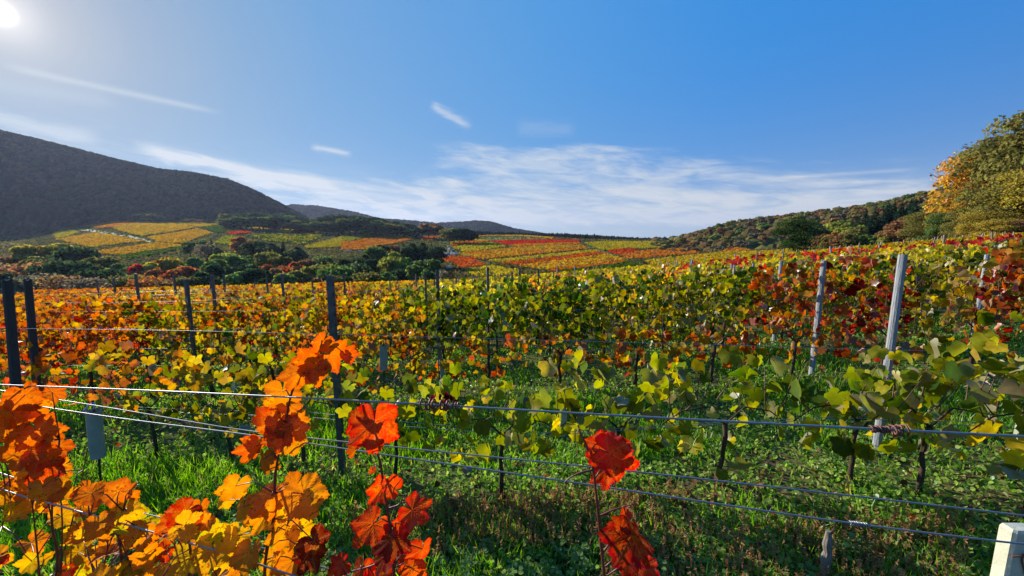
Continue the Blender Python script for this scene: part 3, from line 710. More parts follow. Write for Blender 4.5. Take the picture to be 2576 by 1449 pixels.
plots = [
 (c1([(620, 392), (1010, 325), (1090, 328), (850, 400), (760, 405)]), .66, .12, 'orange vineyard plot along the top edge of the left hill', LH),
 (c1([(850, 402), (1090, 330), (1260, 345), (1480, 400), (1070, 465), (900, 425)]), .56, .14, 'golden vineyard plot crossed by dark lines on the left hill', LH),
 (c1([(1310, 350), (1640, 350), (1760, 368), (1500, 396)]), .54, .1, 'golden yellow plot below the bushes of the left hilltop', LH),
 (c1([(1110, 475), (1490, 410), (1600, 440), (1480, 480), (1380, 520), (1200, 512)]), .58, .14, 'amber plot in the middle of the left hill', LH),
 (c1([(420, 492), (700, 442), (1100, 508), (690, 550), (560, 520)]), .58, .15, 'broad golden plot left of the grass track', LH),
 (c1([(700, 590), (1200, 517), (1400, 540), (900, 613)]), .59, .14, 'long amber plot under the grass track', LH),
 (c1([(900, 616), (1400, 542), (1430, 550), (1080, 625), (960, 640)]), .22, .12, 'narrow green plot above the valley trees', LH),
 (c1([(400, 452), (470, 420), (600, 435), (440, 485)]), .44, .14, 'small olive yellow plot at the left end of the hill', LH),
 (c1([(1880, 400), (2080, 385), (2280, 415), (2180, 440)]), .54, .1, 'bright golden plot below the crest wood', LH),
 (c1([(2190, 440), (2290, 415), (2380, 445)]), .88, .06, 'small bright red plot beside the golden one', LH),
 (c1([(1500, 405), (1640, 378), (1850, 400), (1800, 420), (1640, 440)]), .18, .3, 'dull grey-green plot beside a small hut', LH),
 (c1([(1700, 440), (1850, 420), (1900, 440), (1760, 455)]), .84, .2, 'dull red-brown plot on the middle hill', LH),
 (c1([(1610, 520), (1700, 465), (1790, 470), (1780, 540)]), .36, .16, 'yellow-green plot with clearly drawn rows', .9),
 (c1([(1900, 460), (2180, 445), (2450, 450), (2300, 530), (2000, 500)]), .30, .5, 'dark mottled plot above the valley trees', LH),
 (c1([(2300, 540), (2576, 470), (2576, 545), (2310, 558)]), .46, .1, 'yellow plot touching the valley trees', LH),
 (c2([(0, 465), (140, 448), (270, 458), (60, 500), (0, 510)]), .38, .1, 'yellow-green plot under the crest wood', LH),
 (c2([(0, 515), (300, 465), (590, 475), (400, 520), (150, 570), (0, 570)]), .68, .1, 'large orange plot under the crest wood', LH),
 (c2([(590, 478), (750, 460), (700, 495), (600, 492)]), .74, .1, 'small red-orange plot above the farm buildings', LH),
 (c2([(770, 487), (1000, 485), (1130, 500), (930, 505), (840, 518)]), .46, .08, 'yellow plot above the parking area', .05),
 (c2([(820, 522), (960, 503), (1130, 502), (1010, 518), (850, 537)]), .72, .12, 'narrow orange plot above the yellow one', .05),
 (c2([(830, 552), (1130, 512), (1250, 545), (950, 585)]), .47, .08, 'bright yellow plot beside the parking area', .05),
 (c2([(1010, 447), (1600, 476), (1590, 484), (1000, 462)]), .58, .1, 'thin amber plot along the plateau edge', .05),
 (c2([(1130, 503), (1790, 495), (1790, 513), (1250, 533)]), .86, .07, 'long red plot across the middle hill', .05),
 (c2([(1250, 536), (1790, 515), (1800, 525), (1330, 545)]), .66, .1, 'orange strip under the long red plot', .05),
 (c2([(880, 597), (1330, 550), (1800, 532), (1830, 545), (1200, 600), (960, 625)]), .60, .34, 'mottled ochre plot in the middle of the hillside', .05),
 (c2([(970, 627), (1220, 600), (1840, 548), (1860, 562), (1080, 642)]), .64, .16, 'amber strip above the yellow band', .05),
 (c2([(1110, 652), (1900, 573), (1950, 582), (1200, 668)]), .50, .07, 'long yellow band across the hillside', .05),
 (c2([(1200, 672), (1950, 586), (2000, 600), (1330, 687)]), .78, .08, 'long scarlet band under the yellow band', .05),
 (c2([(1340, 690), (2000, 602), (2140, 643), (1550, 723), (1450, 713)]), .60, .15, 'broad ochre plot in front of the scarlet band', .05),
 (c2([(1550, 728), (2150, 648), (2160, 660), (1600, 740)]), .74, .1, 'narrow red-orange strip near the vineyard posts', .05),
 (c2([(1620, 742), (2160, 664), (2280, 700), (1800, 745)]), .17, .12, 'dark green plot just behind the nearer vineyard', .05),
 (c2([(740, 640), (850, 620), (1000, 635), (1090, 685), (900, 715), (850, 670)]), .79, .12, 'rounded rust-red plot beside the valley trees', .05),
 (c2([(930, 720), (1130, 690), (1350, 735), (1330, 770), (1000, 775)]), .49, .08, 'yellow plot directly behind the nearer vineyard posts', .05),
 (c2([(1830, 517), (2000, 505), (2560, 510), (2576, 548), (1970, 573)]), .47, .14, 'large yellow plot right of the grass track', .05),
 (c2([(2000, 580), (2180, 557), (2250, 580), (2080, 605)]), .84, .06, 'small red plot right of the grass track', .05),
 (c2([(2090, 612), (2320, 573), (2576, 562), (2576, 608), (2200, 640)]), .69, .1, 'orange plot right of the small red one', .05),
 (c2([(2290, 660), (2576, 625), (2576, 675), (2350, 690)]), .53, .14, 'ochre plot behind the yellow vineyard', .05),
 (c3([(0, 508), (680, 512), (700, 543), (300, 555), (120, 525)]), .74, .35, 'brown uncultivated strip below the right hill wood', .05),
 (c3([(0, 525), (200, 535), (0, 548)]), .54, .06, 'small yellow plot below the right wood', .05),
 (c3([(0, 553), (200, 547), (330, 552), (180, 583)]), .2, .1, 'small green plot below the right wood', .05),
 (c3([(0, 562), (150, 592), (0, 608)]), .70, .07, 'orange wedge plot below the right wood', .05),
 (c3([(200, 573), (450, 557), (500, 580), (280, 588)]), .66, .12, 'orange-brown plot left of the lone tree', .05),
 (c3([(0, 622), (300, 590), (850, 570), (1000, 558), (700, 620), (0, 680)]), .53, .16, 'ochre plot sloping up to the lone tree', .05)]
for poly, fac, spr, lab, ang in plots:
    plot(poly, fac, spr, lab, ang, bright=.78 if ang == LH else .9)
n = 42000; Yv = np.exp(rng.uniform(math.log(190), math.log(840), n)); tt_ = rng.uniform(tx(-100), tx(2050), n); Xv = tt_ * Yv
q = fbm(Xv / 30., Yv / 30., 4); q2 = fbm(Xv / 9. + 50, Yv / 9., 2)
tv = np.array([(-1, -.8, 0), (.9, -1, .2), (1, .8, 0), (-.8, 1, -.2)]); tf = np.array([(0, 1, 2, 3)])
V, Fc, idx = batch(tv, tf, np.stack([Xv, Yv, terrain(Xv, Yv) + .35 + .3 * rng.random(n)], 1), frames(rdir(n, .5), rdir(n)), .55 * (1 + Yv / 420) * rng.uniform(.5, 1.3, n))
cc = np.array([(.05, .06, .02)]) * (1 - q[:, None]) + np.array([(.22, .17, .045)]) * q[:, None] ** 1.2; cc = cc * (.5 + q2[:, None])
tag(link('hillside_growth', mesh_np('hillside_growth', V, Fc, [M_col], False, col=cc[idx])), 'dull olive and brown growth between the far vineyard plots', kind='stuff')
# green meadow, stuff
def drape(name, poly, m, lab, kind='structure', lift=.25, n=14):
    a, b, c, d = [hit(*p) for p in poly]; V = []
    for j in range(n):
        for i in range(n):
            u, v = i / (n - 1), j / (n - 1)
            x = (a[0] * (1 - u) + b[0] * u) * (1 - v) + (d[0] * (1 - u) + c[0] * u) * v; y = (a[1] * (1 - u) + b[1] * u) * (1 - v) + (d[1] * (1 - u) + c[1] * u) * v
            V.append((x, y, T(x, y) + lift))
    o = link(name, mesh_np(name, np.array(V), grid_faces(n, n), [m], True)); tag(o, lab, kind=kind); return o
M_meadow = solid('meadow', (.13, .20, .035), (.20, .26, .05), .05, .9, bump=0)
drape('meadow', c2([(1000, 466), (1590, 486), (1300, 498), (1120, 494)]), M_meadow, 'green meadow beside the round tree group')
def track(pts, wpx, m, lab, lift=.3):
    """ribbon through image points; width metres"""
    P3 = []
    for k in range(len(pts) - 1):
        for q in range(10):
            u = q / 10; P3.append(hit(pts[k][0] * (1 - u) + pts[k + 1][0] * u, pts[k][1] * (1 - u) + pts[k + 1][1] * u))
    P3.append(hit(*pts[-1])); V = []
    for i, (x, y) in enumerate(P3):
        a = P3[max(i - 1, 0)]; b = P3[min(i + 1, len(P3) - 1)]; dx, dy = b[0] - a[0], b[1] - a[1]; l = math.hypot(dx, dy) + 1e-6
        for s in (-1, 1):
            X, Y = x - dy / l * s * wpx / 2, y + dx / l * s * wpx / 2; V.append((X, Y, T(X, Y) + lift))
    o = link('path', mesh_np('path', np.array(V), grid_faces(len(P3), 2), [m], False)); tag(o, lab, kind='structure')
M_pgreen = solid('green_path', (.10, .17, .05), (.17, .24, .08), .1, .9, bump=0)
track(c1([(590, 408), (760, 432), (960, 462), (1090, 495), (1190, 510)]), 9, M_pgreen, 'green and grey farm track across the left hill')
track(c1([(1260, 345), (1480, 400), (1600, 440)]), 5, M_gravel, 'pale farm track on the left hill')
track(c2([(1790, 510), (1900, 555), (2050, 615), (2200, 660), (2320, 705)]), 7, M_pgreen, 'grass track between the coloured plots')
track(c2([(780, 500), (830, 560), (880, 600), (960, 630), (1110, 675), (1330, 725), (1440, 745)]), 6, M_grasstrack, 'farm road curving down past the parking area')
track(c2([(1130, 500), (1200, 520), (1300, 548)]), 4, M_grasstrack, 'narrow grass strip between yellow and red plots')

# ------------------------------------------------------------------ buildings and cars, far off
def house(px, py, w, d, h, rot, lab, wallm, name='farm_building', Y=None):
    X, Yv = hit(px, py) if Y is None else (tx(px) * Y, Y)
    z = T(X, Yv); e = link(name, None, loc=(X, Yv, z), rot=(0, 0, rot)); tag(e, lab, 'building')
    MB().box((0, 0, h / 2 - .3), (w, d, h + .6)).build('wall', wallm, e)
    r = MB(); o_ = .4; rz = h + d * .42; b = 0
    r.v = [Vector(v) for v in ((-w / 2 - o_, -d / 2 - o_, h - .1), (w / 2 + o_, -d / 2 - o_, h - .1), (w / 2 + o_, d / 2 + o_, h - .1), (-w / 2 - o_, d / 2 + o_, h - .1), (-w / 2 - o_, 0, rz), (w / 2 + o_, 0, rz))]
    r.f = [(0, 1, 5, 4), (2, 3, 4, 5), (0, 4, 3), (1, 2, 5), (3, 2, 1, 0)]
    r.build('roof', M_slate, e)
    for i in range(3):
        wn = MB().box((-w / 3 + i * w / 3, -d / 2 - .03, h * .55), (w * .1, .1, h * .3)).build('window', M_glass, e)
    MB().box((w / 6, -d / 2 - .04, h * .3), (w * .09, .1, h * .6)).build('door', M_darkwood, e)
    return e
house(1020, 716, 7, 5, 2.4, .25, 'small dark-roofed shed among the trees behind the vine posts', M_darkwood, 'shed', Y=92)
house(1048, 612, 14, 9, 4, .2, 'white-walled farmhouse half hidden by the dark trees', M_white, Y=330)
house(1072, 606, 11, 8, 4, -.2, 'farmhouse with slate roof at the top of the parking area', M_plaster, Y=350)
house(607, 571, 7, 5, 3, .3, 'small field hut on the grey-green plot', M_stone, 'hut')
tw = link('watchtower', None, loc=(0, 0, 0)); i_ = int(np.argmin(np.abs(mtn[30, :, 0] / mtn[30, :, 1] - tx(571, 456))))
tw.location = tuple(mtn[30, i_] - np.array([0, 0, 2])); tag(tw, 'small square stone tower on the ridge of the left mountain', 'tower')
MB().box((0, 0, 8), (9, 9, 16)).build('wall', M_stone, tw); b_ = MB()
for k in range(4):
    for q in (-1, 1): b_.box((q * 3.6, -3.9 + 2.6 * k, 16.9), (1.6, 1.5, 1.8))
b_.build('battlement', M_stone, tw)

def car_meshes(van):
    L, Wd, H = (4.9, 1.9, 1.95) if van else (4.3, 1.75, 1.45)
    prof = [(-L / 2, .35), (-L / 2, .85), (-L / 2 + .1, 1.0 if not van else 1.8), (-L / 2 + .5, H - .05), (L * .12 if not van else L * .25, H), (L * .30 if not van else L * .38, .95 if not van else 1.05), (L / 2 - .1, .78), (L / 2, .6), (L / 2, .35)]
    b = MB(); n = len(prof)
    for s in (-1, 1):
        for x, z in prof: b.v.append(Vector((x, s * Wd / 2 * (.86 if z > 1.1 else 1), z)))
    for j in range(n): b.f.append((j, (j + 1) % n, n + (j + 1) % n, n + j))
    b.f.append(tuple(reversed(range(n)))); b.f.append(tuple(range(n, 2 * n)))
    gl = MB()
    for s in (-1, 1): gl.box((-.1, s * (Wd / 2 * .93 + .01), H - .38), (L * .5, .05, .36))
    gl.box((L * .22 if not van else L * .33, 0, H - .33), (.12, Wd * .75, .42), None)
    wl = []
    for x in (-L * .3, L * .3):
        for s in (-1, 1):
            w = MB(); w.tube([(x, s * (Wd / 2 - .2), .32), (x, s * (Wd / 2 + .02), .32)], .32, 10); wl.append(w)
    return b, gl, wl
CM = {}
for van in (0, 1):
    for nm, m in (('white', M_white), ('blue', M_blue), ('grey', M_steel)):
        b, gl, wl = car_meshes(van); CM[van, nm] = (b.mesh('body', m), gl.mesh('window', M_glass), [w.mesh('wheel', M_tyre) for w in wl])
def car(px, py, van, nm, rot, lab, Y=None):
    X, Yv = hit(px, py) if Y is None else (tx(px) * Y, Y)
    e = link('parked_van' if van else 'parked_car', None, loc=(X, Yv, T(X, Yv) + .32), rot=(0, 0, rot)); tag(e, lab, 'van' if van else 'car', 'vehicles parked in the valley')
    b, g_, w = CM[van, nm]; link('body', b, e); link('window', g_, e)
    for q in w: link('wheel', q, e)
drape('parking_area', [(1105, 634), (1132, 618), (1152, 640), (1128, 645)], M_gravel, 'grey parking area at the foot of the hillside', lift=.28)
for (px, py, van, nm, rot, lab) in (
  (1147, 640, 1, 'white', .3, 'white van at the lower end of the parking area'), (1138, 641, 0, 'white', .2, 'white car left of the van in the parking area'),
  (1128, 643, 0, 'blue', .2, 'blue car at the lower left corner of the parking area'), (1140, 634, 1, 'blue', .4, 'blue van in the middle of the parking area'),
  (1133, 627, 0, 'white', .8, 'white car in the upper part of the parking area'), (1128, 622, 0, 'white', .9, 'white car below the farmhouses'),
  (1120, 614, 0, 'grey', .9, 'grey car at the top of the farm road'), (1183, 664, 0, 'white', -.4, 'white car alone on the farm road bend'),
  (1200, 661, 0, 'grey', -.3, 'grey car right of the white one on the road bend'), (1130, 676, 1, 'white', 1.2, 'pale van low beside the rust-red plot'),
  (868, 632, 0, 'white', .1, 'leftmost white car in the row along the orange plot'), (880, 632.5, 0, 'white', .1, 'white car second in the row along the orange plot'),
  (892, 633, 0, 'grey', .1, 'grey car in the row along the orange plot'), (906, 634, 0, 'white', .1, 'rightmost white car in the row along the orange plot')):
    car(px, py, van, nm, rot, lab)

# ------------------------------------------------------------------ vine leaves
_oa = np.radians([0, 14, 27, 40, 54, 70, 86, 104, 120, 138, 156, 170, 180])
_or = np.array([1.0, .84, .60, .80, .96, .78, .56, .72, .80, .66, .60, .42, .14])
def outline(th, r, lob):
    a = np.abs((th + np.pi) % (2 * np.pi) - np.pi); v = np.interp(a, _oa, _or)
    return .80 * (1 - lob) * np.where(a > 2.7, v / .62, 1) * (.96 + .1 * np.cos(a)) + v * lob
def curl(x, y, k, ph):
    r2 = x * x + y * y
    return k[0] * np.abs(x) ** 1.3 + k[1] * y * np.abs(y) + k[2] * r2 + k[3] * np.sin(3.1 * np.arctan2(x, y) + ph) * r2 + k[4] * x * y
def leaf_lo(name, seed, mt, n=17, soft=True):
    r = np.random.default_rng(seed); th = np.linspace(-math.radians(168), math.radians(168), n) + r.normal(size=n) * .03
    ra = outline(th, r, .9) * (1 + r.normal(size=n) * .05); x, y = np.sin(th) * ra, np.cos(th) * ra
    k = [r.uniform(-.8, .8), r.uniform(-.7, .1), r.uniform(-.4, .4), r.uniform(-.25, .25), r.uniform(-.4, .4)]; ph = r.uniform(0, 6)
    X = np.concatenate([[0], x * .55, x]); Y = np.concatenate([[0], y * .55, y])
    V = np.stack([X, Y, curl(X, Y, k, ph)], 1); f = []
    for i in range(n - 1): f += [(0, 1 + i, 2 + i), (1 + i, 1 + n + i, 2 + n + i), (1 + i, 2 + n + i, 2 + i)]
    f = [(c, b, a) for a, b, c in f]
    return V, np.array(f)
LO = [leaf_lo('leaf', 100 + i, None) for i in range(10)]
LEAF_LO = [mesh_np('leaf', v * np.array([1, 1, 1]), f, [M_leaf], True) for v, f in LO]
def leaf_mid(seed, n=8):
    r = np.random.default_rng(seed); th = np.radians([-160, -110, -55, -22, 0, 24, 56, 112, 160]); ra = outline(th, r, 1.0) * (1 + r.normal(size=9) * .08)
    x, y = np.sin(th) * ra, np.cos(th) * ra; X = np.concatenate([[0], x]); Y = np.concatenate([[.1], y])
    k = [r.uniform(-.8, .8), r.uniform(-.6, .1), r.uniform(-.4, .4), .15, .2]
    return np.stack([X, Y, curl(X, Y, k, 1.)], 1), np.array([(0, 2 + i, 1 + i) for i in range(8)])
def leaf_hi(seed, nr=26, na=110):
    r = np.random.default_rng(seed); th = np.linspace(-math.radians(171), math.radians(171), na)
    lob = r.uniform(.25, .85); ra = outline(th, r, lob)
    ser = np.abs(((th * 57.3 / 7.5 + r.random()) % 1) - .5) * 2; big = np.abs(((th * 57.3 / 22 + .5) % 1) - .5) * 2
    ra = ra * (.90 + .12 * ser + .07 * big + .03 * np.sin(th * 5 + seed)); q = np.linspace(0, 1, nr) ** .9
    RR, TH = np.meshgrid(q, th, indexing='ij'); R_ = RR * ra[None]; x = np.sin(TH) * R_; y = np.cos(TH) * R_
    # veins
    segs = []
    for a0, L in ((0, .97), (55, .88), (-55, .88), (118, .72), (-118, .72)):
        a = math.radians(a0); ex, ey = math.sin(a), math.cos(a); segs.append((0, 0, ex * L, ey * L, .010))
        for i in range(1, 6):
            for s in (-1, 1):
                b = a + s * math.radians(42); l = .34 * L * (1 - i * .11); sx, sy = ex * L * i * .155, ey * L * i * .155
                segs.append((sx, sy, sx + math.sin(b) * l, sy + math.cos(b) * l, .007))
    ve = np.zeros_like(x)
    for x0, y0, x1, y1, w in segs:
        dx, dy = x1 - x0, y1 - y0; t = np.clip(((x - x0) * dx + (y - y0) * dy) / (dx * dx + dy * dy), 0, 1)
        d = np.hypot(x - x0 - t * dx, y - y0 - t * dy); ve = np.maximum(ve, np.exp(-(d / (w * 1.7 * (1.1 - .5 * t))) ** 2) * (1 if w > .01 else .55))
    k = [r.uniform(-.75, .75), r.uniform(-.7, .05), r.uniform(-.3, .3), r.uniform(-.2, .2), r.uniform(-.4, .4)]
    z = curl(x, y, k, r.uniform(0, 6)) - .035 * ve + .035 * (fbm(x * 4 + seed, y * 4, 3) - .5) + .03 * RR ** 2 * np.sin(TH * 11 + seed)
    V = np.stack([x, y, z], -1).reshape(-1, 3); f = grid_faces(nr, na)
    return mesh_np('leaf', V, f, [M_big], True, vein=ve.ravel(), edge=(RR ** 2.2).ravel())
LEAF_HI = [leaf_hi(200 + i) for i in range(9)]

def put_leaf(me, parent, pos, nrm, tip, s, colour, org):
    z = Vector(nrm).normalized(); y = Vector(tip); y = (y - z * y.dot(z)).normalized(); x = y.cross(z)
    o = D.objects.new('leaf', me); COL.objects.link(o); o.parent = parent
    sx = s * random.uniform(.88, 1.1)
    o.matrix_basis = Matrix(((x.x * sx, y.x * s, z.x * s, pos[0] - org[0]), (x.y * sx, y.y * s, z.y * s, pos[1] - org[1]), (x.z * sx, y.z * s, z.z * s, pos[2] - org[2]), (0, 0, 0, 1)))
    o.color = (colour[0], colour[1], colour[2], 1)
    return o

# ------------------------------------------------------------------ trellis rows
_r1x = [-12, -7.3, -4.8, -1.6, -.06, 2.25, 3.4, 5.0]; _r1y = [5.2, 4.4, 3.9, 3.3, 2.62, 2.55, 2.05, 1.95]
def rowY(r, X):
    if r == 1: return float(np.interp(X, _r1x, _r1y))
    return 5.3 + 2.0 * (r - 2) - .09 * (max(min(X, 60), -60) + 1.05)
def G(X, Y): return float(Gn(X, Y))
def pxof(X, Y, Z):
    fy = Y * cP - (Z - EYE) * sP; return CX + F * X / fy
ORD = {1: 'nearest', 2: 'second', 3: 'third', 4: 'fourth', 5: 'fifth', 6: 'sixth', 7: 'seventh', 8: 'eighth', 9: 'ninth', 10: 'tenth'}
def where(px):
    return ('at the far left' if px < 300 else 'on the left' if px < 800 else 'left of the middle' if px < 1150 else 'in the middle' if px < 1450 else 'right of the middle' if px < 1850 else 'on the right' if px < 2300 else 'at the far right')
def colour_at(r, px, Y, h):
    """palette place, spread for a vine; h height 0..1 in the canopy"""
    n = vnoise(px / 90. + r * 7.3, r * 3.1)
    if r == 1:
        if px < 260: return .72, .22
        if px < 620: return .50 + (n - .5) * .2, .34
        if px < 820: return .42, .3
        return .345 + (n - .5) * .12, .26
    if r == 2:
        if px < 330: return .72, .26
        if px < 720: return .46 + (n - .5) * .2 + (.2 if h < .25 else 0), .44
        if px < 1080: return .62 - (.1 if h > .6 else 0), .38
        if px < 1500: return (.30 if h > .45 else .60), .36
        if px < 1880: return (.40 if h > .45 else .62), .40
        if px < 2290: return .86 - (.14 if h < .3 else 0) - (.12 if n > .6 else 0), .26
        if px < 2440: return .52, .22
        return .80 + (n - .5) * .2, .3
    if r in (3, 4):
        if px < 420: return .72, .26
        if px < 1050: return .61 + (n - .5) * .3, .40
        if px < 1700: return .34 + (n - .5) * .12, .30
        if px < 2100: return .42 + (n - .5) * .5, .34
        return .46 + (n - .5) * .3, .34
    if (r in (8, 9, 10) and px > 1620 + (r - 8) * 60) or (r in (15, 16, 17, 18) and px > 2030 + (r - 15) * 40): return .89, .16
    if px < 250: return .69, .26
    if px < 900: return .62 + (n - .5) * .25, .36
    if px < 1100: return .55, .3
    if r in (5, 6) and 1350 < px < 1720: return .62 + (n - .5) * .5, .3
    return .475 + (n - .5) * .05, .12

# canopy variants for the rows behind
def canopy(seed, n, kind):
    r = np.random.default_rng(seed); sx_ = r.uniform(-.6, .6, 9); si_ = r.integers(0, 9, n); h = r.beta(1.5, 1.15, n) * r.uniform(.72, 1.08, 9)[si_]; x = sx_[si_] + r.normal(size=n) * .075 + (h - .5) * r.normal(size=9)[si_] * .12; z = .30 + h * 1.17 + .08 * np.sin(x * 7 + seed)
    y = r.normal(size=n) * .19; nn = np.stack([r.normal(size=n) * .8, -np.abs(r.normal(size=n)) - .25, r.normal(size=n) * .55 + .25], 1)
    nn[:, 1] *= np.where(r.random(n) < .3, -1, 1); tip = np.stack([r.normal(size=n) * .6, r.normal(size=n) * .3, -np.ones(n)], 1)
    Vs, Fs, Rn = [], [], []; b = 0
    ks = r.integers(0, 4, n)
    for k in range(4):
        m = ks == k
        if kind == 'mid': tv, tf = leaf_mid(300 + k)
        else: tv = np.array([(-.75, -.45, 0), (.8, -.5, .1), (.72, .6, -.12), (0, 1.05, -.25), (-.75, .62, .05)]); tf = np.array([(0, 1, 2), (0, 2, 4), (2, 3, 4)])
        s = (.068 if kind == 'mid' else .088) * (.7 + .6 * r.random(m.sum()))
        V, Fc, idx = batch(tv, tf, np.stack([x, y, z], 1)[m], frames(nn[m], tip[m]), s)
        Vs.append(V); Fs.append(Fc + b); b += len(V); q = r.random(m.sum()); q = np.clip(q + (.35 - h[m]) * .25, 0, 1); Rn.append(q[idx])
    return mesh_np('foliage', np.vstack(Vs), np.vstack(Fs), [M_vine], False, rnd=np.concatenate(Rn))
CAN_MID = [canopy(400 + i, 290, 'mid') for i in range(6)]
CAN_FAR = [canopy(420 + i, 190, 'far') for i in range(6)]
def vine_wood(seed, H=.52, w=.5, shoots=7, top=1.4, th=.02):
    r = random.Random(seed); b = MB(); p = [(0, 0, -.05)]; x = y = 0
    for k in range(1, 6): x += r.uniform(-.02, .02); y += r.uniform(-.015, .015); p.append((x, y, H * k / 5))
    b.tube(p, [th * 1.5, th * 1.25, th * 1.05, th, th * 1.1, th * 1.2], 6)
    c = MB()
    for s in (-1, 1):
        pts = [(x, y, H), (x + s * w * .3, y, H + .13), (x + s * w * .7, y, H + .10), (x + s * w, y, H + .0)]; b.tube(pts, [th * .55, th * .4, th * .32, th * .22], 5)
        for k in range(shoots // 2 + 1):
            u = (k + .5 + r.uniform(-.3, .3)) / (shoots // 2 + 1); bx = x + s * w * u; t_ = top * r.uniform(.8, 1.02)
            c.tube([(bx, y, H + .1), (bx + r.uniform(-.08, .08), y + r.uniform(-.05, .05), H + (t_ - H) * .5), (bx + r.uniform(-.14, .14), y + r.uniform(-.08, .08), t_)], [.0045, .0035, .002], 4)
    return b.mesh('trunk', M_bark, True), c.mesh('cane', M_cane, True)
WOOD = [vine_wood(i) for i in range(6)]
WOOD1 = [vine_wood(20 + i, .50, .45, 6, .95, .015) for i in range(5)]

def nth(j): return '%d%s' % (j, 'th' if 10 <= j % 100 <= 20 else {1: 'st', 2: 'nd', 3: 'rd'}.get(j % 10, 'th'))
def fac_words(f):
    return ('dark green' if f < .27 else 'green and yellow' if f < .40 else 'yellow-green' if f < .5 else 'yellow and amber' if f < .6 else 'orange' if f < .74 else 'orange-red' if f < .84 else 'deep red')
count_v = 0
for r in range(1, 10):
    Yc = rowY(r, 0); X = -1.62 * Yc - .4; j = 0
    placed = []
    if r == 1:
        spots = [(tx(p, 1150) * yy, None) for p, yy in ((-250, 4.3), (-70, 4.1), (120, 3.9), (365, 3.6), (555, 3.4), (740, 3.25), (985, 3.0), (1265, 2.62), (1540, 2.62), (1800, 2.6), (2110, 2.6), (2420, 2.15), (2700, 2.0))]
        placed = [s[0] for s in spots]
    else:
        X = -1.50 * Yc
        while X < 1.50 * Yc:
            placed.append(X); X += 1.05 + random.uniform(-.05, .05)
    for X in placed:
        Y = rowY(r, X); z = G(X, Y); px = pxof(X, Y, z + 1); f, sp_ = colour_at(r, px, Y, .5)
        j += 1; e = link('grapevine', None, loc=(X, Y, z))
        lab = '%s grapevine, %s from the left in the %s trellis row' % (fac_words(f), nth(j), ORD[r])
        tag(e, lab, 'grapevine', 'grapevines of the %s trellis row' % ORD[r])
        if r > 2:
            wd = random.choice(WOOD); link('trunk', wd[0], e, rot=(0, 0, random.choice((0, math.pi)))); link('cane', wd[1], e)
            me = random.choice(CAN_MID if r < 6 else CAN_FAR); sx = random.choice((-1, 1))
            c = link('foliage', me, e, sc=(sx, random.uniform(.9, 1.2), random.uniform(.95, 1.04))); c.color = (f, sp_, random.uniform(.85, 1.1) * (1.4 if r > 4 and px > 1050 else .82), 1); c['kind'] = 'stuff'  # right-hand back rows: sunlight on leaf tops painted in as extra brightness
            continue
        if r == 2:
            wd = random.choice(WOOD); nleaf = 175; z0, z1, dep, lr = .20, 1.46, .18, .071
        else:
            wd = random.choice(WOOD1); left = px < 880; nleaf = 74 if left else 62; z0, z1 = (.42, 1.2) if left else (.24, 1.0); dep, lr = .17, (.070 if left else .076)
            if px < 300: z1 = 1.3; nleaf = 80
            if px > 2300: z1 = 1.12; nleaf = 70
        link('trunk', wd[0], e); link('cane', wd[1], e)
        sxs = [(-.56 + 1.12 * (q + random.random()) / 8, random.uniform(.7, 1.1), random.gauss(0, .12), random.gauss(0, .10)) for q in range(8)]
        for k in range(nleaf):
            sh_ = random.choice(sxs); h = (random.betavariate(1.4, 1.1) if r == 2 else random.betavariate(1.5, 1.3)) * sh_[1]; lx = sh_[0] + random.gauss(0, .065) + (h - .4) * sh_[2]
            hz = z0 + h * (z1 - z0) * 1.06; ly = random.gauss(0, dep * .6) + sh_[3]
            if r == 1 and abs(pxof(X + lx, Y + ly, z + hz) - 828) < 26 and hz < 1.5: ly = abs(ly) + .1
            fx, sx = colour_at(r, px + lx * 950 / Y, Y, h)
            c = pal(np.clip(fx + random.uniform(-.5, .5) * sx + random.gauss(0, .03), 0, 1)); v = random.choice((random.uniform(.35, .7), random.uniform(.7, 1.15), random.uniform(.8, 1.2))) * (1.22 if r == 1 and px > 850 else .88)  # nearest row, right part: bright light on the leaves put into their colour
            nn = (random.gauss(0, .7), -abs(random.gauss(0, 1)) - .2, random.gauss(.15, .5)); nn = nn if random.random() < .7 else (nn[0], -nn[1], nn[2])
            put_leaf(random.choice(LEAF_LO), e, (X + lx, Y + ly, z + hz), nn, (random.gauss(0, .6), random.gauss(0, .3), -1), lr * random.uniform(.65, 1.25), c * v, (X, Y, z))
# distant rows: past the first few hundred vines they are one mass
NV = []
for r in range(10, 34):
    Yc = rowY(r, 0); xl = -1.45 * Yc if Yc < 38 else -.35 * Yc; xr = 1.5 * Yc
    if Yc > 52: xl = .1 * Yc
    n = int((xr - xl) * max(24, 62 - Yc * .7)); x = rng.uniform(xl, xr, n); y = 5.3 + 2 * (r - 2) - .09 * (np.clip(x, -60, 60) + 1.05) + rng.normal(size=n) * .2
    h = rng.beta(1.9, 1.1, n); z = terrain(x, y) + .4 + h * 1.08 + .1 * vnoise(x * .9, np.full(n, r * 5.))
    px = CX + F * x / y; f = np.array([colour_at(r, p_, 0, .5) for p_ in px[::40]]); fi = np.repeat(f[:, 0], 40)[:n]; si = np.repeat(f[:, 1], 40)[:n]
    fi = np.where(True, np.interp(px, np.sort(px[::40]), f[np.argsort(px[::40]), 0]), fi)
    fc = fi + (rng.random(n) - .5) * si + rng.normal(size=n) * .02
    NV.append((np.stack([x, y, z], 1), fc, np.full(n, .085 * (1 + Yc * .012))))
Pp = np.vstack([a[0] for a in NV]); fc = np.concatenate([a[1] for a in NV]); sz = np.concatenate([a[2] for a in NV]) * rng.uniform(.7, 1.3, len(Pp))
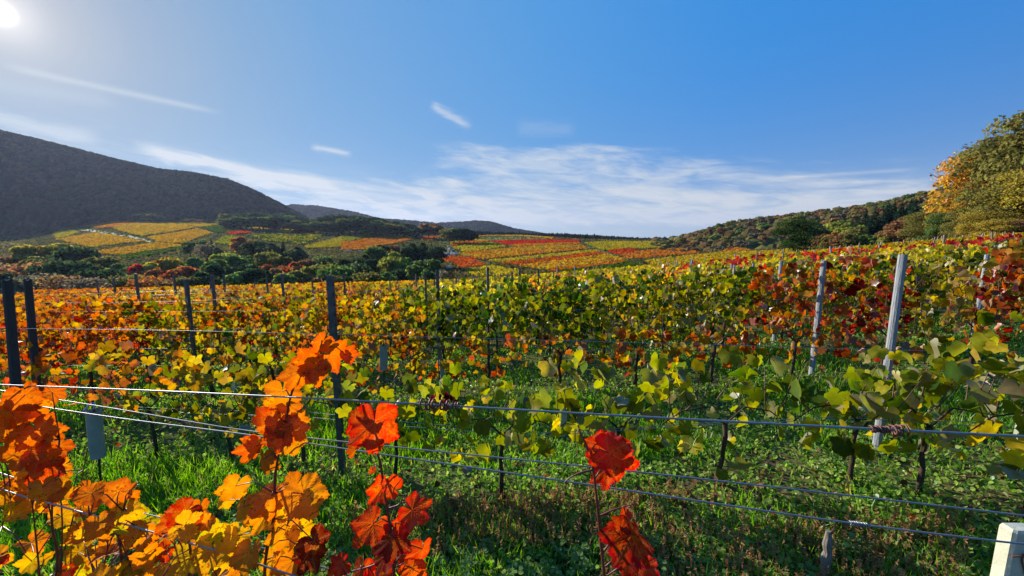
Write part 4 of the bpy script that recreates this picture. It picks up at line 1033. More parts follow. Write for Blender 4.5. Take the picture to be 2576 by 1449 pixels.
nn = np.stack([rng.normal(size=len(Pp)) * .8, -np.abs(rng.normal(size=len(Pp))) - .2, rng.normal(size=len(Pp)) * .6 + .35], 1)
tv = np.array([(-.8, -.5, 0), (.8, -.5, .15), (.7, .8, -.2), (-.7, .8, .1)]); tf = np.array([(0, 1, 2, 3)])
V, Fc, idx = batch(tv, tf, Pp, frames(nn, rdir(len(Pp), -1)), sz)
cc = pal(fc) * rng.uniform(.85, 1.35, (len(Pp), 1))
tag(link('distant_grapevines', mesh_np('distant_grapevines', V, Fc, [M_col], False, col=cc[idx])), 'yellow and red mass of vines running up the slope behind the ninth row', kind='stuff')

# ------------------------------------------------------------------ posts
def steel_post_mesh(h):
    b = MB(); w = .023; t = .0035
    prof = [(-w, w * .8), (-w, -w * .8), (w, -w * .8), (w, w * .8), (w * .55, w * .8), (w * .55, w * .45), (w - t, w * .45), (w - t, -w * .8 + t), (-w + t, -w * .8 + t), (-w + t, w * .45), (-w * .55, w * .45), (-w * .55, w * .8)]
    b.prism(prof, -.3, h); return b.mesh('post_profile', M_steel)
def hooks_mesh(h):
    return MB().box((0, 0, 0), (.006, .012, .022)).box((.005, 0, .010), (.006, .008, .006)).mesh('hook', M_steel)
def wood_post_mesh(h, m, rad=.04, seed=0, n=12):
    r = random.Random(seed); b = MB(); rings = 9; base = len(b.v); cr = [r.uniform(.82, 1.0) for _ in range(n)]
    for k in range(rings):
        z = -.3 + (h + .3) * k / (rings - 1)
        for j in range(n):
            a = 2 * math.pi * j / n; q = rad * cr[j] * (1.04 - .1 * k / rings) * r.uniform(.965, 1.03); 
            b.v.append(Vector((math.cos(a) * q, math.sin(a) * q, z + (r.uniform(-.012, .008) if k == rings - 1 else 0))))
    for k in range(rings - 1):
        for j in range(n): b.f.append((k * n + j, k * n + (j + 1) % n, (k + 1) * n + (j + 1) % n, (k + 1) * n + j))
    b.v.append(Vector((0, 0, h - .01))); c = len(b.v) - 1
    for j in range(n): b.f.append(((rings - 1) * n + j, (rings - 1) * n + (j + 1) % n, c))
    return b.mesh('post_body', m)
H0 = 1.7
PM = {'steel': (steel_post_mesh(H0), hooks_mesh(H0)), 'wood': (wood_post_mesh(H0, M_darkwood, .040, 1),), 'pale': (wood_post_mesh(H0, M_palewood, .032, 2),),
      'tan': (wood_post_mesh(H0, M_tanwood, .032, 3, 8),), 'dark': (wood_post_mesh(H0, M_wood, .035, 4, 8),)}
def post(px, ytop, Y, kind, lab, tilt=(0, 0), grp='trellis posts', X=None, H=None, det=False):
    if X is None: p = at(px, ytop, Y); X = p.x; zt = p.z; z0 = G(X, Y); h = zt - z0
    else: z0 = G(X, Y); h = H
    e = link('trellis_post', None, loc=(X, Y, z0), rot=(tilt[0], tilt[1], random.uniform(-.3, .3))); tag(e, lab, 'post', grp)
    m = PM[kind]; e.location.x -= math.tan(tilt[1]) * h
    s = (1, 1, h / H0); wv = random.uniform(.9, 1.15)
    link('post_body' if kind != 'steel' else 'post_profile', m[0], e, sc=(wv, wv, h / H0))
    if kind == 'steel' and (Y < 5.6):
        z = .45
        while z < h - .05:
            for q in (-1, 1): link('hook', m[1], e, loc=(q * .026 * wv, 0, z), sc=(q, 1, 1))
            z += .085
    if kind == 'pale' and Y < 5:
        b = MB()
        for zz in (.55, .95, 1.3): b.tube([(.035, -.03, zz), (.05, -.05, zz + .005), (.045, -.055, zz - .015)], .002, 5)
        b.build('wire_staple', M_wire, e)
    return e
PL = [(20, 699, 3.6, 'wood', 'thick dark wooden post at the left edge of the nearest row'), (830, 693, 3.08, 'steel', 'dark slotted steel post left of the middle, tallest in front'),
 (2272, 640, 2.9, 'pale', 'tall whitish post with splintered top right of the red leaves'),
 (75, 700, 4.9, 'wood', 'dark wooden post just right of the leftmost post'), (467, 702, 5.5, 'steel', 'dark steel post on the left above the orange vines, second row'),
 (1100, 679, 5.3, 'steel', 'blue-grey steel post in the middle of the second row'), (2073, 655, 4.9, 'pale', 'pale post among the red leaves left of the tallest pale post'),
 (341, 689, 8, 'steel', 'thin dark post before the rust-coloured valley tree'), (533, 692, 7.8, 'steel', 'thin steel post on the left, third row'), (1227, 672, 7.3, 'steel', 'steel post in the third row below the yellow plot'),
 (1966, 657, 6.9, 'pale', 'pale post left of the bright red shoot, third row'), (2484, 640, 5.6, 'pale', 'pale post near the right edge over orange leaves'),
 (709, 689, 9.6, 'steel', 'steel post of the fourth row on the left'), (1308, 676, 9.3, 'steel', 'leaning steel post of the fourth row in the middle'), (1896, 662, 8.9, 'pale', 'grey post of the fourth row on the right'),
 (865, 690, 11.5, 'steel', 'thin post just right of the tall slotted steel post'), (1355, 678, 11.3, 'steel', 'thin post of the fifth row in the middle'), (1841, 664, 10.9, 'pale', 'pale post in the small cluster of stakes, fifth row'),
 (1393, 680, 13.3, 'steel', 'thin post of the sixth row in the middle'), (1848, 666, 11.6, 'pale', 'second pale stake in the cluster of stakes'), (1856, 668, 12.6, 'dark', 'brown stake at the right of the cluster of stakes'), (1838, 668, 12.4, 'tan', 'tan stake at the left of the cluster of stakes'),
 (2400, 650, 8.2, 'dark', 'brown post leaning to the left near the right edge'), (2135, 660, 9.6, 'dark', 'dark post between the two tall pale posts'), (285, 699, 11.5, 'steel', 'small dark post left of the rust-coloured tree'), (243, 704, 13, 'dark', 'small dark stake at the far left'),
 (437, 692, 12, 'steel', 'thin dark post between left valley trees'), (562, 690, 12.5, 'steel', 'thin steel post beside the left valley trees'), (670, 690, 13.5, 'steel', 'thin dark post in front of rust trees'), (784, 692, 15, 'steel', 'thin dark post beyond the slotted post'),
 (1070, 684, 9, 'steel', 'thin steel post left of the blue-grey one'), (1046, 690, 15, 'dark', 'thin stake before the dark shed'), (1148, 690, 16, 'dark', 'thin stake right of the blue-grey post'), (1189, 689, 18, 'dark', 'thin stake below the rust-red plot'),
 (1275, 690, 17, 'dark', 'short stake below the yellow plot'), (1288, 685, 10.2, 'dark', 'dark square stake left of the leaning steel post'), (980, 692, 15, 'steel', 'thin post left of the dark shed'), (2322, 650, 9.5, 'tan', 'tan leaning stake right of the tallest pale post')]
for px, yt, Y, kd, lab in PL:
    tl = (0, 0)
    if px == 2400: tl = (0, .28)
    if px == 2322: tl = (0, .15)
    if px == 1308: tl = (0, .05)
    if px in (20, 75): tl = (0, .10)
    post(px, yt, Y, kd, lab, tl)
npost = 0
for r in range(6, 31):
    X = .32 * 2 * (r - 1) - 1.6 + 4.55 * math.ceil((-1.3 * rowY(r, 0)) / 4.55)
    while X < 1.42 * rowY(r, 0):
        Y = rowY(r, X); px = CX + F * X / Y
        if (px > 1450 or (r < 14 and random.random() < .6)) and random.random() < .85:
            kd = random.choice(('tan', 'tan', 'pale', 'dark')) if px > 1400 else random.choice(('steel', 'dark'))
            post(0, 0, Y, kd, '%s stake %s on the upper slope' % ({'tan': 'tan wooden', 'pale': 'pale grey', 'dark': 'dark brown', 'steel': 'thin steel'}[kd], where(px)), (random.gauss(0, .05), random.gauss(.03, .08)), 'stakes of the upper rows', X=X + random.uniform(-.5, .5), H=random.uniform(1.62, 1.85)); npost += 1
        X += 4.55
for px, yt, Y, lab in ((2212, 592, 62, 'wide pale stake at the top of the vineyard beneath the trees'), (2205, 600, 55, 'tan stake at the top of the vineyard'), (2222, 598, 58, 'short tan stake near the top red row'), (2300, 588, 56, 'pale stake left of the golden trees'), (2308, 594, 60, 'small tan stake at the wood edge'), (2422, 590, 50, 'pale stake below the golden trees'), (2435, 600, 45, 'leaning pale stake at the upper right'), (2475, 588, 50, 'pale stake right of the golden trees')):
    X = tx(px) * Y; post(px, yt, Y, 'tan', lab, (0, random.gauss(.05, .05)), 'stakes at the upper edge', X=X, H=1.9)

# ------------------------------------------------------------------ wires
def wire(pts, rad, lab, grp='trellis wires', m=None, name='trellis_wire'):
    o = MB().tube(pts, rad, 6).build(name, m or M_wire, smooth=True); tag(o, lab, 'wire', grp); return o
def smoothpts(P_, n=8):
    out = []; P_ = [Vector(p) for p in P_]; P_ = [P_[0] * 2 - P_[1]] + P_ + [P_[-1] * 2 - P_[-2]]
    for i in range(1, len(P_) - 2):
        a, b, c, d = P_[i - 1:i + 3]
        for q in range(n):
            t = q / n; out.append(.5 * ((2 * b) + (c - a) * t + (2 * a - 5 * b + 4 * c - d) * t * t + (3 * b - a - 3 * c + d) * t ** 3))
    out.append(P_[-2]); return out
def wpx(pts, n=8): return smoothpts([at(*p) for p in pts], n)
WA = wpx([(-260, 958, 1.05), (0, 968, .96), (430, 985, .83), (960, 1011, .71), (1500, 1042, .61), (2000, 1069, .54), (2576, 1098, .48), (2800, 1110, .46)])
wire(WA, .0019, 'thick foreground wire passing just above the big red leaf')
WB1 = wpx([(-200, 945, 1.1), (0, 982, 1.0), (300, 1030, .94), (620, 1083, .88), (1010, 1126, .80), (1500, 1176, .71), (2000, 1231, .64), (2576, 1297, .58), (2750, 1318, .56)])
wire(WB1, .0015, 'upper wire of the foreground pair below the thick wire')
WB2 = wpx([(-200, 972, 1.05), (0, 1007, .97), (300, 1052, .91), (620, 1093, .85), (1010, 1150, .77), (1500, 1222, .69), (2090, 1309, .61), (2480, 1358, .57), (2620, 1372, .56)])
wire(WB2, .0016, 'lower wire of the foreground pair crossing behind the red shoots')
wire(wpx([(-120, 1150, 1.1), (147, 1236, 1.0), (400, 1301, .93), (567, 1349, .89), (734, 1402, .85), (900, 1455, .81), (1100, 1525, .77)]), .0016, 'upper wire of the low pair running down through the orange leaves')
wire(wpx([(-120, 1190, 1.0), (60, 1249, .95), (117, 1264, .93), (333, 1324, .86), (480, 1367, .82), (567, 1392, .80), (760, 1455, .76)]), .0020, 'lower wire of the low pair glinting in the bottom left corner')
r1w = wpx([(-300, 812, 4.2), (0, 825, 3.75), (420, 831, 3.5), (830, 841, 3.28), (1300, 854, 3.1), (1750, 866, 3.0), (2240, 880, 2.88), (2576, 886, 2.8), (2800, 888, 2.75)])
wire(r1w, .0024, 'wire along the tops of the nearest vine row, fixed to the slotted steel post')
names_h = {.50: 'bottom', .80: 'lower middle', 1.10: 'upper middle', 1.38: 'top', 1.55: 'uppermost'}
for r in range(1, 9):
    for h in ((.50, .80, 1.10, 1.38, 1.55) if r > 1 else (.50, .53)):
        pts = []; X = -1.6 * rowY(r, 0); ph = random.uniform(0, 6)
        while X < 1.6 * rowY(r, 0):
            Y = rowY(r, X); pts.append((X, Y + (.03 if r > 1 else .0), float(plane(X, Y)) + h + .02 * math.sin(X * .9 + ph))); X += 1.1
        if r > 1 and h == 1.55 and r > 6: continue
        lab = '%s wire of the %s trellis row' % ({.50: 'bottom', .53: 'second bottom'}[h] if r == 1 else names_h[h], ORD[r]); wire(pts, .0021, lab)
# slack loose wire ends, splices and tendrils
def helix(P_, s0, s1, rad, turns, th, wob=0.0):
    pts = []; n = int(turns * 12); P0, P1 = P_(s0), P_(s1); ax = (P1 - P0).normalized(); u = ax.orthogonal().normalized(); w = ax.cross(u)
    for i in range(n + 1):
        t = i / n; a = t * turns * 2 * math.pi; rr = rad * (1 + wob * math.sin(i * .37) + wob * random.uniform(-.5, .5)); pts.append(P0.lerp(P1, t) + (u * math.cos(a) + w * math.sin(a)) * rr)
    return MB().tube(pts, th, 6)
def on(Wp, px):
    best = min(range(len(Wp) - 1), key=lambda i: abs(pxof(*Wp[i]) - px)); 
    i = best if pxof(*Wp[best]) <= px else best - 1; a, b = Wp[i], Wp[i + 1]; pa, pb = pxof(*a), pxof(*b); return a.lerp(b, (px - pa) / (pb - pa))
h = helix(lambda s: on(WA, s), 1062, 1100, .0085, 4, .0016, .35)
h2_ = helix(lambda s: on(WA, s), 1110, 1128, .007, 2.5, .0018, .4); h3_ = helix(lambda s: on(WA, s), 1130, 1160, .006, 4, .0011, .3)
for q in (h2_, h3_):
    b = len(h.v); h.v += q.v; h.f += [tuple(i + b for i in f) for f in q.f]
p = on(WA, 1092); h.tube([p, p + Vector((.0, -.004, -.02)), p + Vector((-.003, -.004, -.05))], [.0016, .0013, .0008], 5)
tag(h.build('tendril', M_stem, smooth=True), 'dark red dried tendril coiled round the thick foreground wire', 'tendril')
h = helix(lambda s: on(WA, s), 2190, 2240, .0040, 7, .0013, .15); q = helix(lambda s: on(WA, s), 2243, 2278, .0065, 3.5, .0014, .35); b = len(h.v); h.v += q.v; h.f += [tuple(i + b for i in f) for f in q.f]
tag(h.build('wire_splice', M_rust, smooth=True), 'rusty wire splice twisted round the thick wire near the tall pale post', 'wire splice')
tag(helix(lambda s: on(WB2, s), 2138, 2185, .0032, 8, .0011, .1).build('wire_splice', M_wire, smooth=True), 'pale wire splice on the lower foreground wire', 'wire splice')
p = on(r1w, 530); tag(MB().tube(smoothpts([p + Vector((-.02, 0, 0)), p + Vector((.01, -.01, -.03)), p + Vector((.03, 0, .0)), p + Vector((.02, .0, -.07)), p + Vector((-.06, -.01, -.13)), p + Vector((-.11, 0, -.15))], 5), .0018, 5).build('tendril', M_cane, smooth=True), 'brown tendril tied to the wire on the left', 'tendril')

# ------------------------------------------------------------------ vine guards, stakes
def guard(px, ytop, ybot, Y, wpx_, lab, tie=False):
    a = at(px, ytop, Y); z0 = at(px, ybot, Y).z; w = wpx_ / F * Y; e = link('vine_guard', None, loc=(a.x, Y, z0), rot=(0, random.uniform(-.03, .05), .1)); tag(e, lab, 'vine guard', 'pale vine guards')
    h = a.z - z0; b = MB(); n = 14; 
    for k in range(7):
        for j in range(n):
            t = 2 * math.pi * j / n; q = w / 2 * (1 + .05 * math.sin(3 * t + k)); b.v.append(Vector((math.cos(t) * q, math.sin(t) * q * .8, h * k / 6 + (.012 * math.sin(t * 2) if k == 6 else 0))))
    for k in range(6):
        for j in range(n): b.f.append((k * n + j, k * n + (j + 1) % n, (k + 1) * n + (j + 1) % n, (k + 1) * n + j))
    b.build('tube', M_guard, e, smooth=True)
    MB().tube([(0, 0, -.3 if z0 < .4 else -.02), (.01, 0, h * .5), (0, .0, h + .08)], .008, 6).build('vine_stem', M_bark, e)
    if tie:
        t_ = MB(); t_.tube(smoothpts([(-.015, -w / 2 - .004, h - .02), (-.01, -w / 2 - .02, h + .01), (.0, -w * .3, h + .05), (.02, -w * .1, h + .06), (.04, -w * .4, h + .02)], 4), .006, 6); t_.build('tie', M_tie, e, smooth=True)
    return e
guard(228, 1030, 1150, 3.0, 34, 'pale green tube guard with purple tie on the left grass', True)
guard(1418, 965, 1095, 3.5, 20, 'pale guard tube between the yellow-green leaves in the middle')
guard(1636, 912, 985, 5.2, 15, 'pale guard tube in the gap below the orange leaves')
guard(962, 868, 930, 5.2, 20, 'grey-green guard tube behind the low yellow leaves')
guard(2582, 1056, 1168, 2.4, 44, 'white guard tube at the right edge among yellow leaves')
guard(1112, 905, 950, 5.1, 12, 'slim guard tube right of the blue-grey steel post')
a = at(2560, 1326, .82); z0 = G(a.x, .82); e = link('white_stake', None, loc=(a.x, .82, z0)); tag(e, 'flat white stake in the bottom right corner with twisted wire', 'stake')
b = MB(); hh = a.z - z0; b.box((0, 0, hh / 2), (.055, .03, hh)); b = MB(); b.prism([(-.028, -.012), (-.022, -.017), (.022, -.017), (.028, -.012), (.028, .012), (-.028, .012)], 0, hh - .004); b.prism([(-.028, -.012), (-.022, -.017), (.022, -.017), (.028, -.012), (.028, .012), (-.028, .012)], hh - .004, hh + .003, .86); b.build('stake_body', M_cream, e)
MB().tube(smoothpts([(-.03, -.02, hh - .06), (-.01, -.025, hh - .055), (.01, -.03, hh - .065), (.03, -.02, hh - .05), (.015, -.024, hh - .045), (-.005, -.02, hh - .06), (.012, -.02, hh - .11)], 5), .0018, 6).build('wire_tie', M_rust, e, smooth=True)
MB().tube(smoothpts([(.005, -.018, hh - .03), (.0, -.024, hh + .006), (.014, -.02, hh + .008), (.03, -.02, hh - .03)], 5), .0028, 6).build('plastic_tie', M_tie, e, smooth=True)
a = at(2088, 1322, 1.7); z0 = G(a.x, 1.7); hh = a.z - z0
b = MB(); pts = [(random.uniform(-.006, .006), 0, hh * k / 9 - .03) for k in range(10)]; b.tube(pts, [.02 * random.uniform(.8, 1.15) for _ in pts[:-1]] + [.010], 8)
e = link('vine_stump', None, loc=(a.x, 1.7, z0)); tag(e, 'short bark-covered vine stump with a cut top near the bottom', 'stump'); b.build('trunk', M_wood, e)
MB().tube([(.004, 0, hh - .05), (.014, -.012, hh - .01), (.012, -.012, hh + .02)], [.008, .006, .003], 5).build('spur', M_bark, e)

# ------------------------------------------------------------------ foreground shoots
def big_leaf(e, org, px, py, w, Y, f, tipdeg=0, yaw=None, pitch=None, mesh=None, val=1.0, stems=None, pet=None, fold=1.0):
    s = w * Y / F / 1.62; c = at(px, py, Y); view = (Vector((0, 0, EYE)) - c).normalized()
    right = Vector((1, 0, 0)); up = view.cross(right).normalized(); up = up if up.z > 0 else -up; right = up.cross(view).normalized(); right = right if right.x > 0 else -right
    yaw = random.uniform(-.55, .55) if yaw is None else yaw; pitch = random.uniform(-.35, .45) if pitch is None else pitch
    n = (view + right * math.tan(yaw) + up * math.tan(pitch)).normalized(); a = math.radians(tipdeg)
    tip = (-up * math.cos(a) + right * math.sin(a)); base = c - tip * s * .28
    put_leaf(random.choice(LEAF_HI) if mesh is None else LEAF_HI[mesh], e, base, n, tip, s, pal(f) * val, org)
    if stems is not None:
        q = min(stems, key=lambda p: (p - base).length); mid = (q + base) / 2 + Vector((0, 0, .006 + .15 * (q - base).length))
        pet.tube([q - org, mid - org, base - org], [.0017, .0013, .0011], 5)
def shoot(pts, label, leaves, rad=.0034, root=None, grp='foreground vine shoots', m=None, extra=()):
    P_ = [at(*p) for p in pts]; b0 = P_[0]; gx_, gy_ = (b0.x * 1.02, b0.y + .04) if root is None else root; z0 = G(gx_, gy_); org = Vector((gx_, gy_, z0))
    e = link('grapevine', None, loc=org); tag(e, label, 'grapevine', grp)
    full = smoothpts([Vector((gx_, gy_, z0 + .55)), (b0 + Vector((gx_, gy_, z0 + .55))) / 2 + Vector((.01, 0, 0))] + P_, 6)
    n = len(full); c = MB(); c.tube([p - org for p in full], [rad * (1.25 - .8 * i / n) * (1.25 if i % 6 == 0 else 1) for i in range(n)], 8)
    c.build('cane', m or M_stem, e, smooth=True)
    t = MB(); t.tube([(0, 0, -.1), (.01, 0, .2), (-.005, .01, .42), (0, 0, .56)], [.024, .02, .018, .014], 8); t.build('trunk', M_bark, e, smooth=True)
    pet = MB(); st_ = list(full)
    for ex in extra:
        q = wpx(ex, 5); pet.tube([p - org for p in q], [.0022 * (1 - .6 * i / len(q)) for i in range(len(q))], 6); st_ += q
    for L in leaves:
        big_leaf(e, org, *L[:5], **(L[5] if len(L) > 5 else {}), stems=st_, pet=pet)
    pet.build('petiole', m or M_stem, e, smooth=True)['kind'] = 'stuff'
    return e
A = .80
shoot([(668, 1480, A), (672, 1380, A), (690, 1290, A), (693, 1190, A), (716, 1080, A), (735, 985, A), (775, 915, A), (808, 868, A)], 'tall orange-leaved shoot rising past the slotted steel post', [
 (806, 868, 60, A, .80, dict(tipdeg=-30)), (846, 893, 88, A, .79, dict(tipdeg=80, yaw=.2)), (876, 900, 52, A + .02, .83, dict(tipdeg=40, yaw=.5)), (778, 925, 84, A - .01, .80, dict(tipdeg=-50)), (765, 905, 70, A + .01, .82, dict(tipdeg=-80)), (745, 950, 78, A - .01, .77, dict(tipdeg=-20)), (795, 945, 60, A, .76, dict(tipdeg=20)),
 (712, 1000, 92, A, .72, dict(tipdeg=10, yaw=0, pitch=0)), (726, 1028, 72, A + .015, .74, dict(tipdeg=40)), (664, 1058, 76, A, .86, dict(tipdeg=-70)), (688, 1078, 84, A - .02, .78, dict(tipdeg=-20, yaw=.1)), (742, 1082, 88, A - .01, .76, dict(tipdeg=50, yaw=-.1)), (712, 1112, 76, A - .02, .83, dict(tipdeg=5)), (756, 1060, 60, A + .02, .72, dict(tipdeg=90)), (735, 1120, 70, A + .01, .66, dict(tipdeg=30)),
 (638, 1135, 74, A, .80, dict(tipdeg=-15, yaw=.6)), (660, 1168, 74, A - .01, .73, dict(tipdeg=0, yaw=-.8, val=.8)), (630, 1118, 60, A + .02, .78, dict(tipdeg=-60)),
 (585, 1238, 88, A, .68, dict(tipdeg=-10, yaw=.3)), (610, 1290, 84, A - .02, .64, dict(tipdeg=10, yaw=-.7, val=.75)), (560, 1265, 50, A + .02, .62, dict(tipdeg=-40)),
 (668, 1262, 96, A - .02, .74, dict(tipdeg=-40, yaw=.1)), (738, 1235, 88, A + .02, .74, dict(tipdeg=-20)), (772, 1262, 124, A - .01, .68, dict(tipdeg=35, yaw=-.1, pitch=.1, mesh=2)), (720, 1288, 90, A, .62, dict(tipdeg=10)), (660, 1310, 84, A, .66, dict(tipdeg=-20)),
 (592, 1365, 92, A, .60, dict(tipdeg=0, yaw=.35)), (622, 1410, 96, A - .02, .66, dict(tipdeg=0, yaw=-.7, val=.8)), (714, 1352, 96, A, .69, dict(tipdeg=0)), (760, 1345, 80, A + .02, .60, dict(tipdeg=40)),
 (798, 1372, 90, A - .03, .985, dict(tipdeg=50, yaw=.2)), (770, 1410, 100, A - .02, .985, dict(tipdeg=-20, yaw=-.3)), (735, 1425, 90, A, .72, {}), (680, 1425, 80, A + .02, .64, {})])
Bd = .74
shoot([(995, 1480, Bd), (988, 1400, Bd), (982, 1330, Bd), (966, 1230, Bd), (957, 1168, Bd), (935, 1095, Bd), (917, 1052, Bd), (908, 1014, Bd)], 'scarlet-leaved shoot with one big red leaf below the thick wire', [
 (943, 1086, 146, Bd - .02, .885, dict(tipdeg=8, yaw=.05, pitch=.05, mesh=0, val=1.15)), (893, 1078, 60, Bd + .02, .90, dict(tipdeg=-60, yaw=.3)), (920, 1040, 56, Bd + .02, .90, dict(tipdeg=170, yaw=.2)), (888, 1136, 40, Bd, .82, dict(tipdeg=-40, yaw=1.0, val=.7)), (935, 1185, 22, Bd, .93, dict(tipdeg=-10)),
 (978, 1222, 66, Bd - .01, .875, dict(tipdeg=-110, yaw=.6, val=1.1)), (952, 1240, 80, Bd + .01, .88, dict(tipdeg=-30, yaw=.2, val=1.1)),
 (925, 1332, 104, Bd - .01, .86, dict(tipdeg=-40, yaw=.1, val=1.1)), (1048, 1292, 92, Bd, .885, dict(tipdeg=60, yaw=-.35, val=1.1)), (1012, 1330, 60, Bd, .89, dict(tipdeg=20, yaw=.5)),
 (985, 1372, 104, Bd - .02, .94, dict(tipdeg=5, yaw=-.2, val=.8)), (962, 1412, 90, Bd - .03, .93, dict(tipdeg=-30, yaw=-.7, val=.8)), (1030, 1412, 84, Bd + .02, .89, dict(tipdeg=20)), (1064, 1395, 74, Bd, .88, dict(tipdeg=10, yaw=.5)), (1046, 1440, 80, Bd - .01, .84, dict(tipdeg=50)), (848, 1428, 66, Bd, .90, dict(tipdeg=-60, val=1.1)), (905, 1445, 80, Bd, .88, dict(tipdeg=-10)), (940, 1470, 90, Bd, .9, {})],
 extra=[[(985, 1400, Bd), (930, 1425, Bd), (880, 1438, Bd), (862, 1445, Bd)], [(975, 1280, Bd), (1005, 1268, Bd), (1015, 1245, Bd)]])
Cd = .66
shoot([(1524, 1500, Cd), (1519, 1440, Cd), (1512, 1370, Cd), (1502, 1265, Cd), (1492, 1180, Cd), (1477, 1125, Cd), (1462, 1095, Cd), (1457, 1078, Cd)], 'slender shoot with few large pinkish red leaves right of the middle', [
 (1552, 1150, 136, Cd - .015, .895, dict(tipdeg=62, yaw=-.15, pitch=.0, mesh=4, val=1.1)), (1500, 1128, 90, Cd + .01, .92, dict(tipdeg=-60, yaw=.55)), (1528, 1196, 84, Cd + .015, .915, dict(tipdeg=0, yaw=.5)),
 (1600, 1372, 150, Cd - .02, .925, dict(tipdeg=20, yaw=-.5, pitch=-.2, mesh=6)), (1552, 1325, 70, Cd, .93, dict(tipdeg=-130, yaw=.8)), (1576, 1288, 36, Cd, .885, dict(tipdeg=150)), (1572, 1425, 80, Cd + .01, .92, dict(tipdeg=-20)), (1620, 1440, 80, Cd, .90, {})],
 rad=.0030, extra=[[(1492, 1182, Cd), (1458, 1190, Cd), (1432, 1203, Cd), (1418, 1216, Cd)], [(1504, 1300, Cd), (1545, 1282, Cd), (1596, 1268, Cd)], [(1514, 1395, Cd), (1535, 1365, Cd), (1560, 1332, Cd)]])
# dense orange mass of the foreground row, bottom left
def top_edge(px): return np.interp(px, [-150, 0, 90, 130, 160, 250, 330, 380, 440, 520, 560, 620], [940, 975, 975, 1040, 1190, 1225, 1262, 1290, 1270, 1285, 1325, 1420])
groups = [(-150, 60, 'left edge'), (60, 210, 'far left'), (210, 380, 'left'), (380, 560, 'left beside the tall shoot')]
for gi, (x0, x1, wn) in enumerate(groups):
    Yd = [1.0, .96, .88, .84][gi]; cx = (x0 + x1) / 2; L = []
    n = [34, 32, 32, 28][gi]
    for k in range(n):
        px = random.uniform(x0 - 15, x1 + 15); te = top_edge(px); py = te + 28 + (1500 - te) * random.random() ** 1.15
        q = (py - 980) / 470; f = random.gauss(.76 - .12 * q if px < 160 else .69 - .03 * q, .055)
        if random.random() < .10: f = random.uniform(.42, .5)
        if random.random() < .06: f = .93
        L.append((px, py, random.uniform(44, 88) * (.9 if gi < 2 else 1), Yd + random.uniform(-.09, .18), f, dict(tipdeg=random.gauss(0, 45), yaw=random.gauss(0, .5), pitch=random.gauss(.1, .4), val=random.uniform(.75, 1.3))))
    if gi == 0: L += [(20, 1010, 76, .95, .80, {}), (70, 1006, 84, .93, .79, dict(tipdeg=30)), (40, 1058, 86, .92, .78, dict(tipdeg=30)), (10, 1085, 76, .9, .76, {})]
    if gi == 1: L += [(145, 988, 58, .95, .79, dict(tipdeg=80)), (100, 1095, 96, .92, .78, dict(tipdeg=40)), (118, 1150, 84, .92, .82, dict(tipdeg=60)), (120, 1190, 84, .92, .93, dict(tipdeg=20)), (60, 1150, 100, .9, .77, {})]
    if gi == 2: L += [(284, 1243, 72, .9, .77, dict(tipdeg=-60, yaw=.1, pitch=0)), (332, 1226, 34, .9, .78, dict(tipdeg=160)), (330, 1250, 34, .9, .78, {}), (322, 1300, 84, .88, .60, dict(tipdeg=30))]
    if gi == 3: L += [(448, 1292, 66, .86, .79, dict(tipdeg=-30)), (500, 1298, 84, .84, .76, dict(tipdeg=10, yaw=.5)), (440, 1330, 90, .85, .8, {}), (470, 1420, 104, .82, .55, {}), (530, 1400, 104, .82, .62, {})]
    ex = [[(cx + random.uniform(-60, 60), 1480, Yd), (cx + random.uniform(-80, 80), (1480 + top_edge(cx)) / 2, Yd), (cx + random.uniform(-90, 90), top_edge(cx) + 60, Yd)] for _ in range(4)]
    shoot([(cx, 1520, Yd), (cx + 10, 1400, Yd), (cx - 5, 1300, Yd), (cx + 15, float(top_edge(cx)) + 40, Yd)], 'orange-leaved foreground vine at the %s of the picture bottom' % wn, L, extra=ex)
# small dark leaves hanging at the coiled tendril
e = link('dried_leaves', None, loc=at(1120, 1000, .72)); tag(e, 'shrivelled dark crimson leaves caught above the thick wire', 'dried leaves')
for k in range(7):
    o = put_leaf(random.choice(LEAF_LO), e, at(1095 + k * 8 + random.uniform(-4, 4), 1000 + random.uniform(-12, 12), .70), (random.gauss(0, 1), -1, random.gauss(0, .6)), (random.gauss(0, 1), 0, -1), .011, (.06, .006, .010), e.location)

# ------------------------------------------------------------------ ground cover
def scatter(n, y0=1.45, y1=13., tmax=1.5):
    Y = np.exp(rng.uniform(math.log(y0), math.log(y1), n)); X = rng.uniform(-tmax, tmax, n) * Y; return X, Y
def lane(X, Y):     # 0 under a row, 1 in the grass lane between
    r1 = np.interp(X, _r1x, _r1y); r2 = 5.3 - .09 * (X + 1.05); d = np.minimum(np.abs(Y - r1), np.abs(Y - r2)); k = (Y - r2) / 2.0; d = np.minimum(d, np.where(Y > r2, np.abs(k - np.round(k)) * 2, 9)); return np.clip((d - .15) / .35, 0, 1)
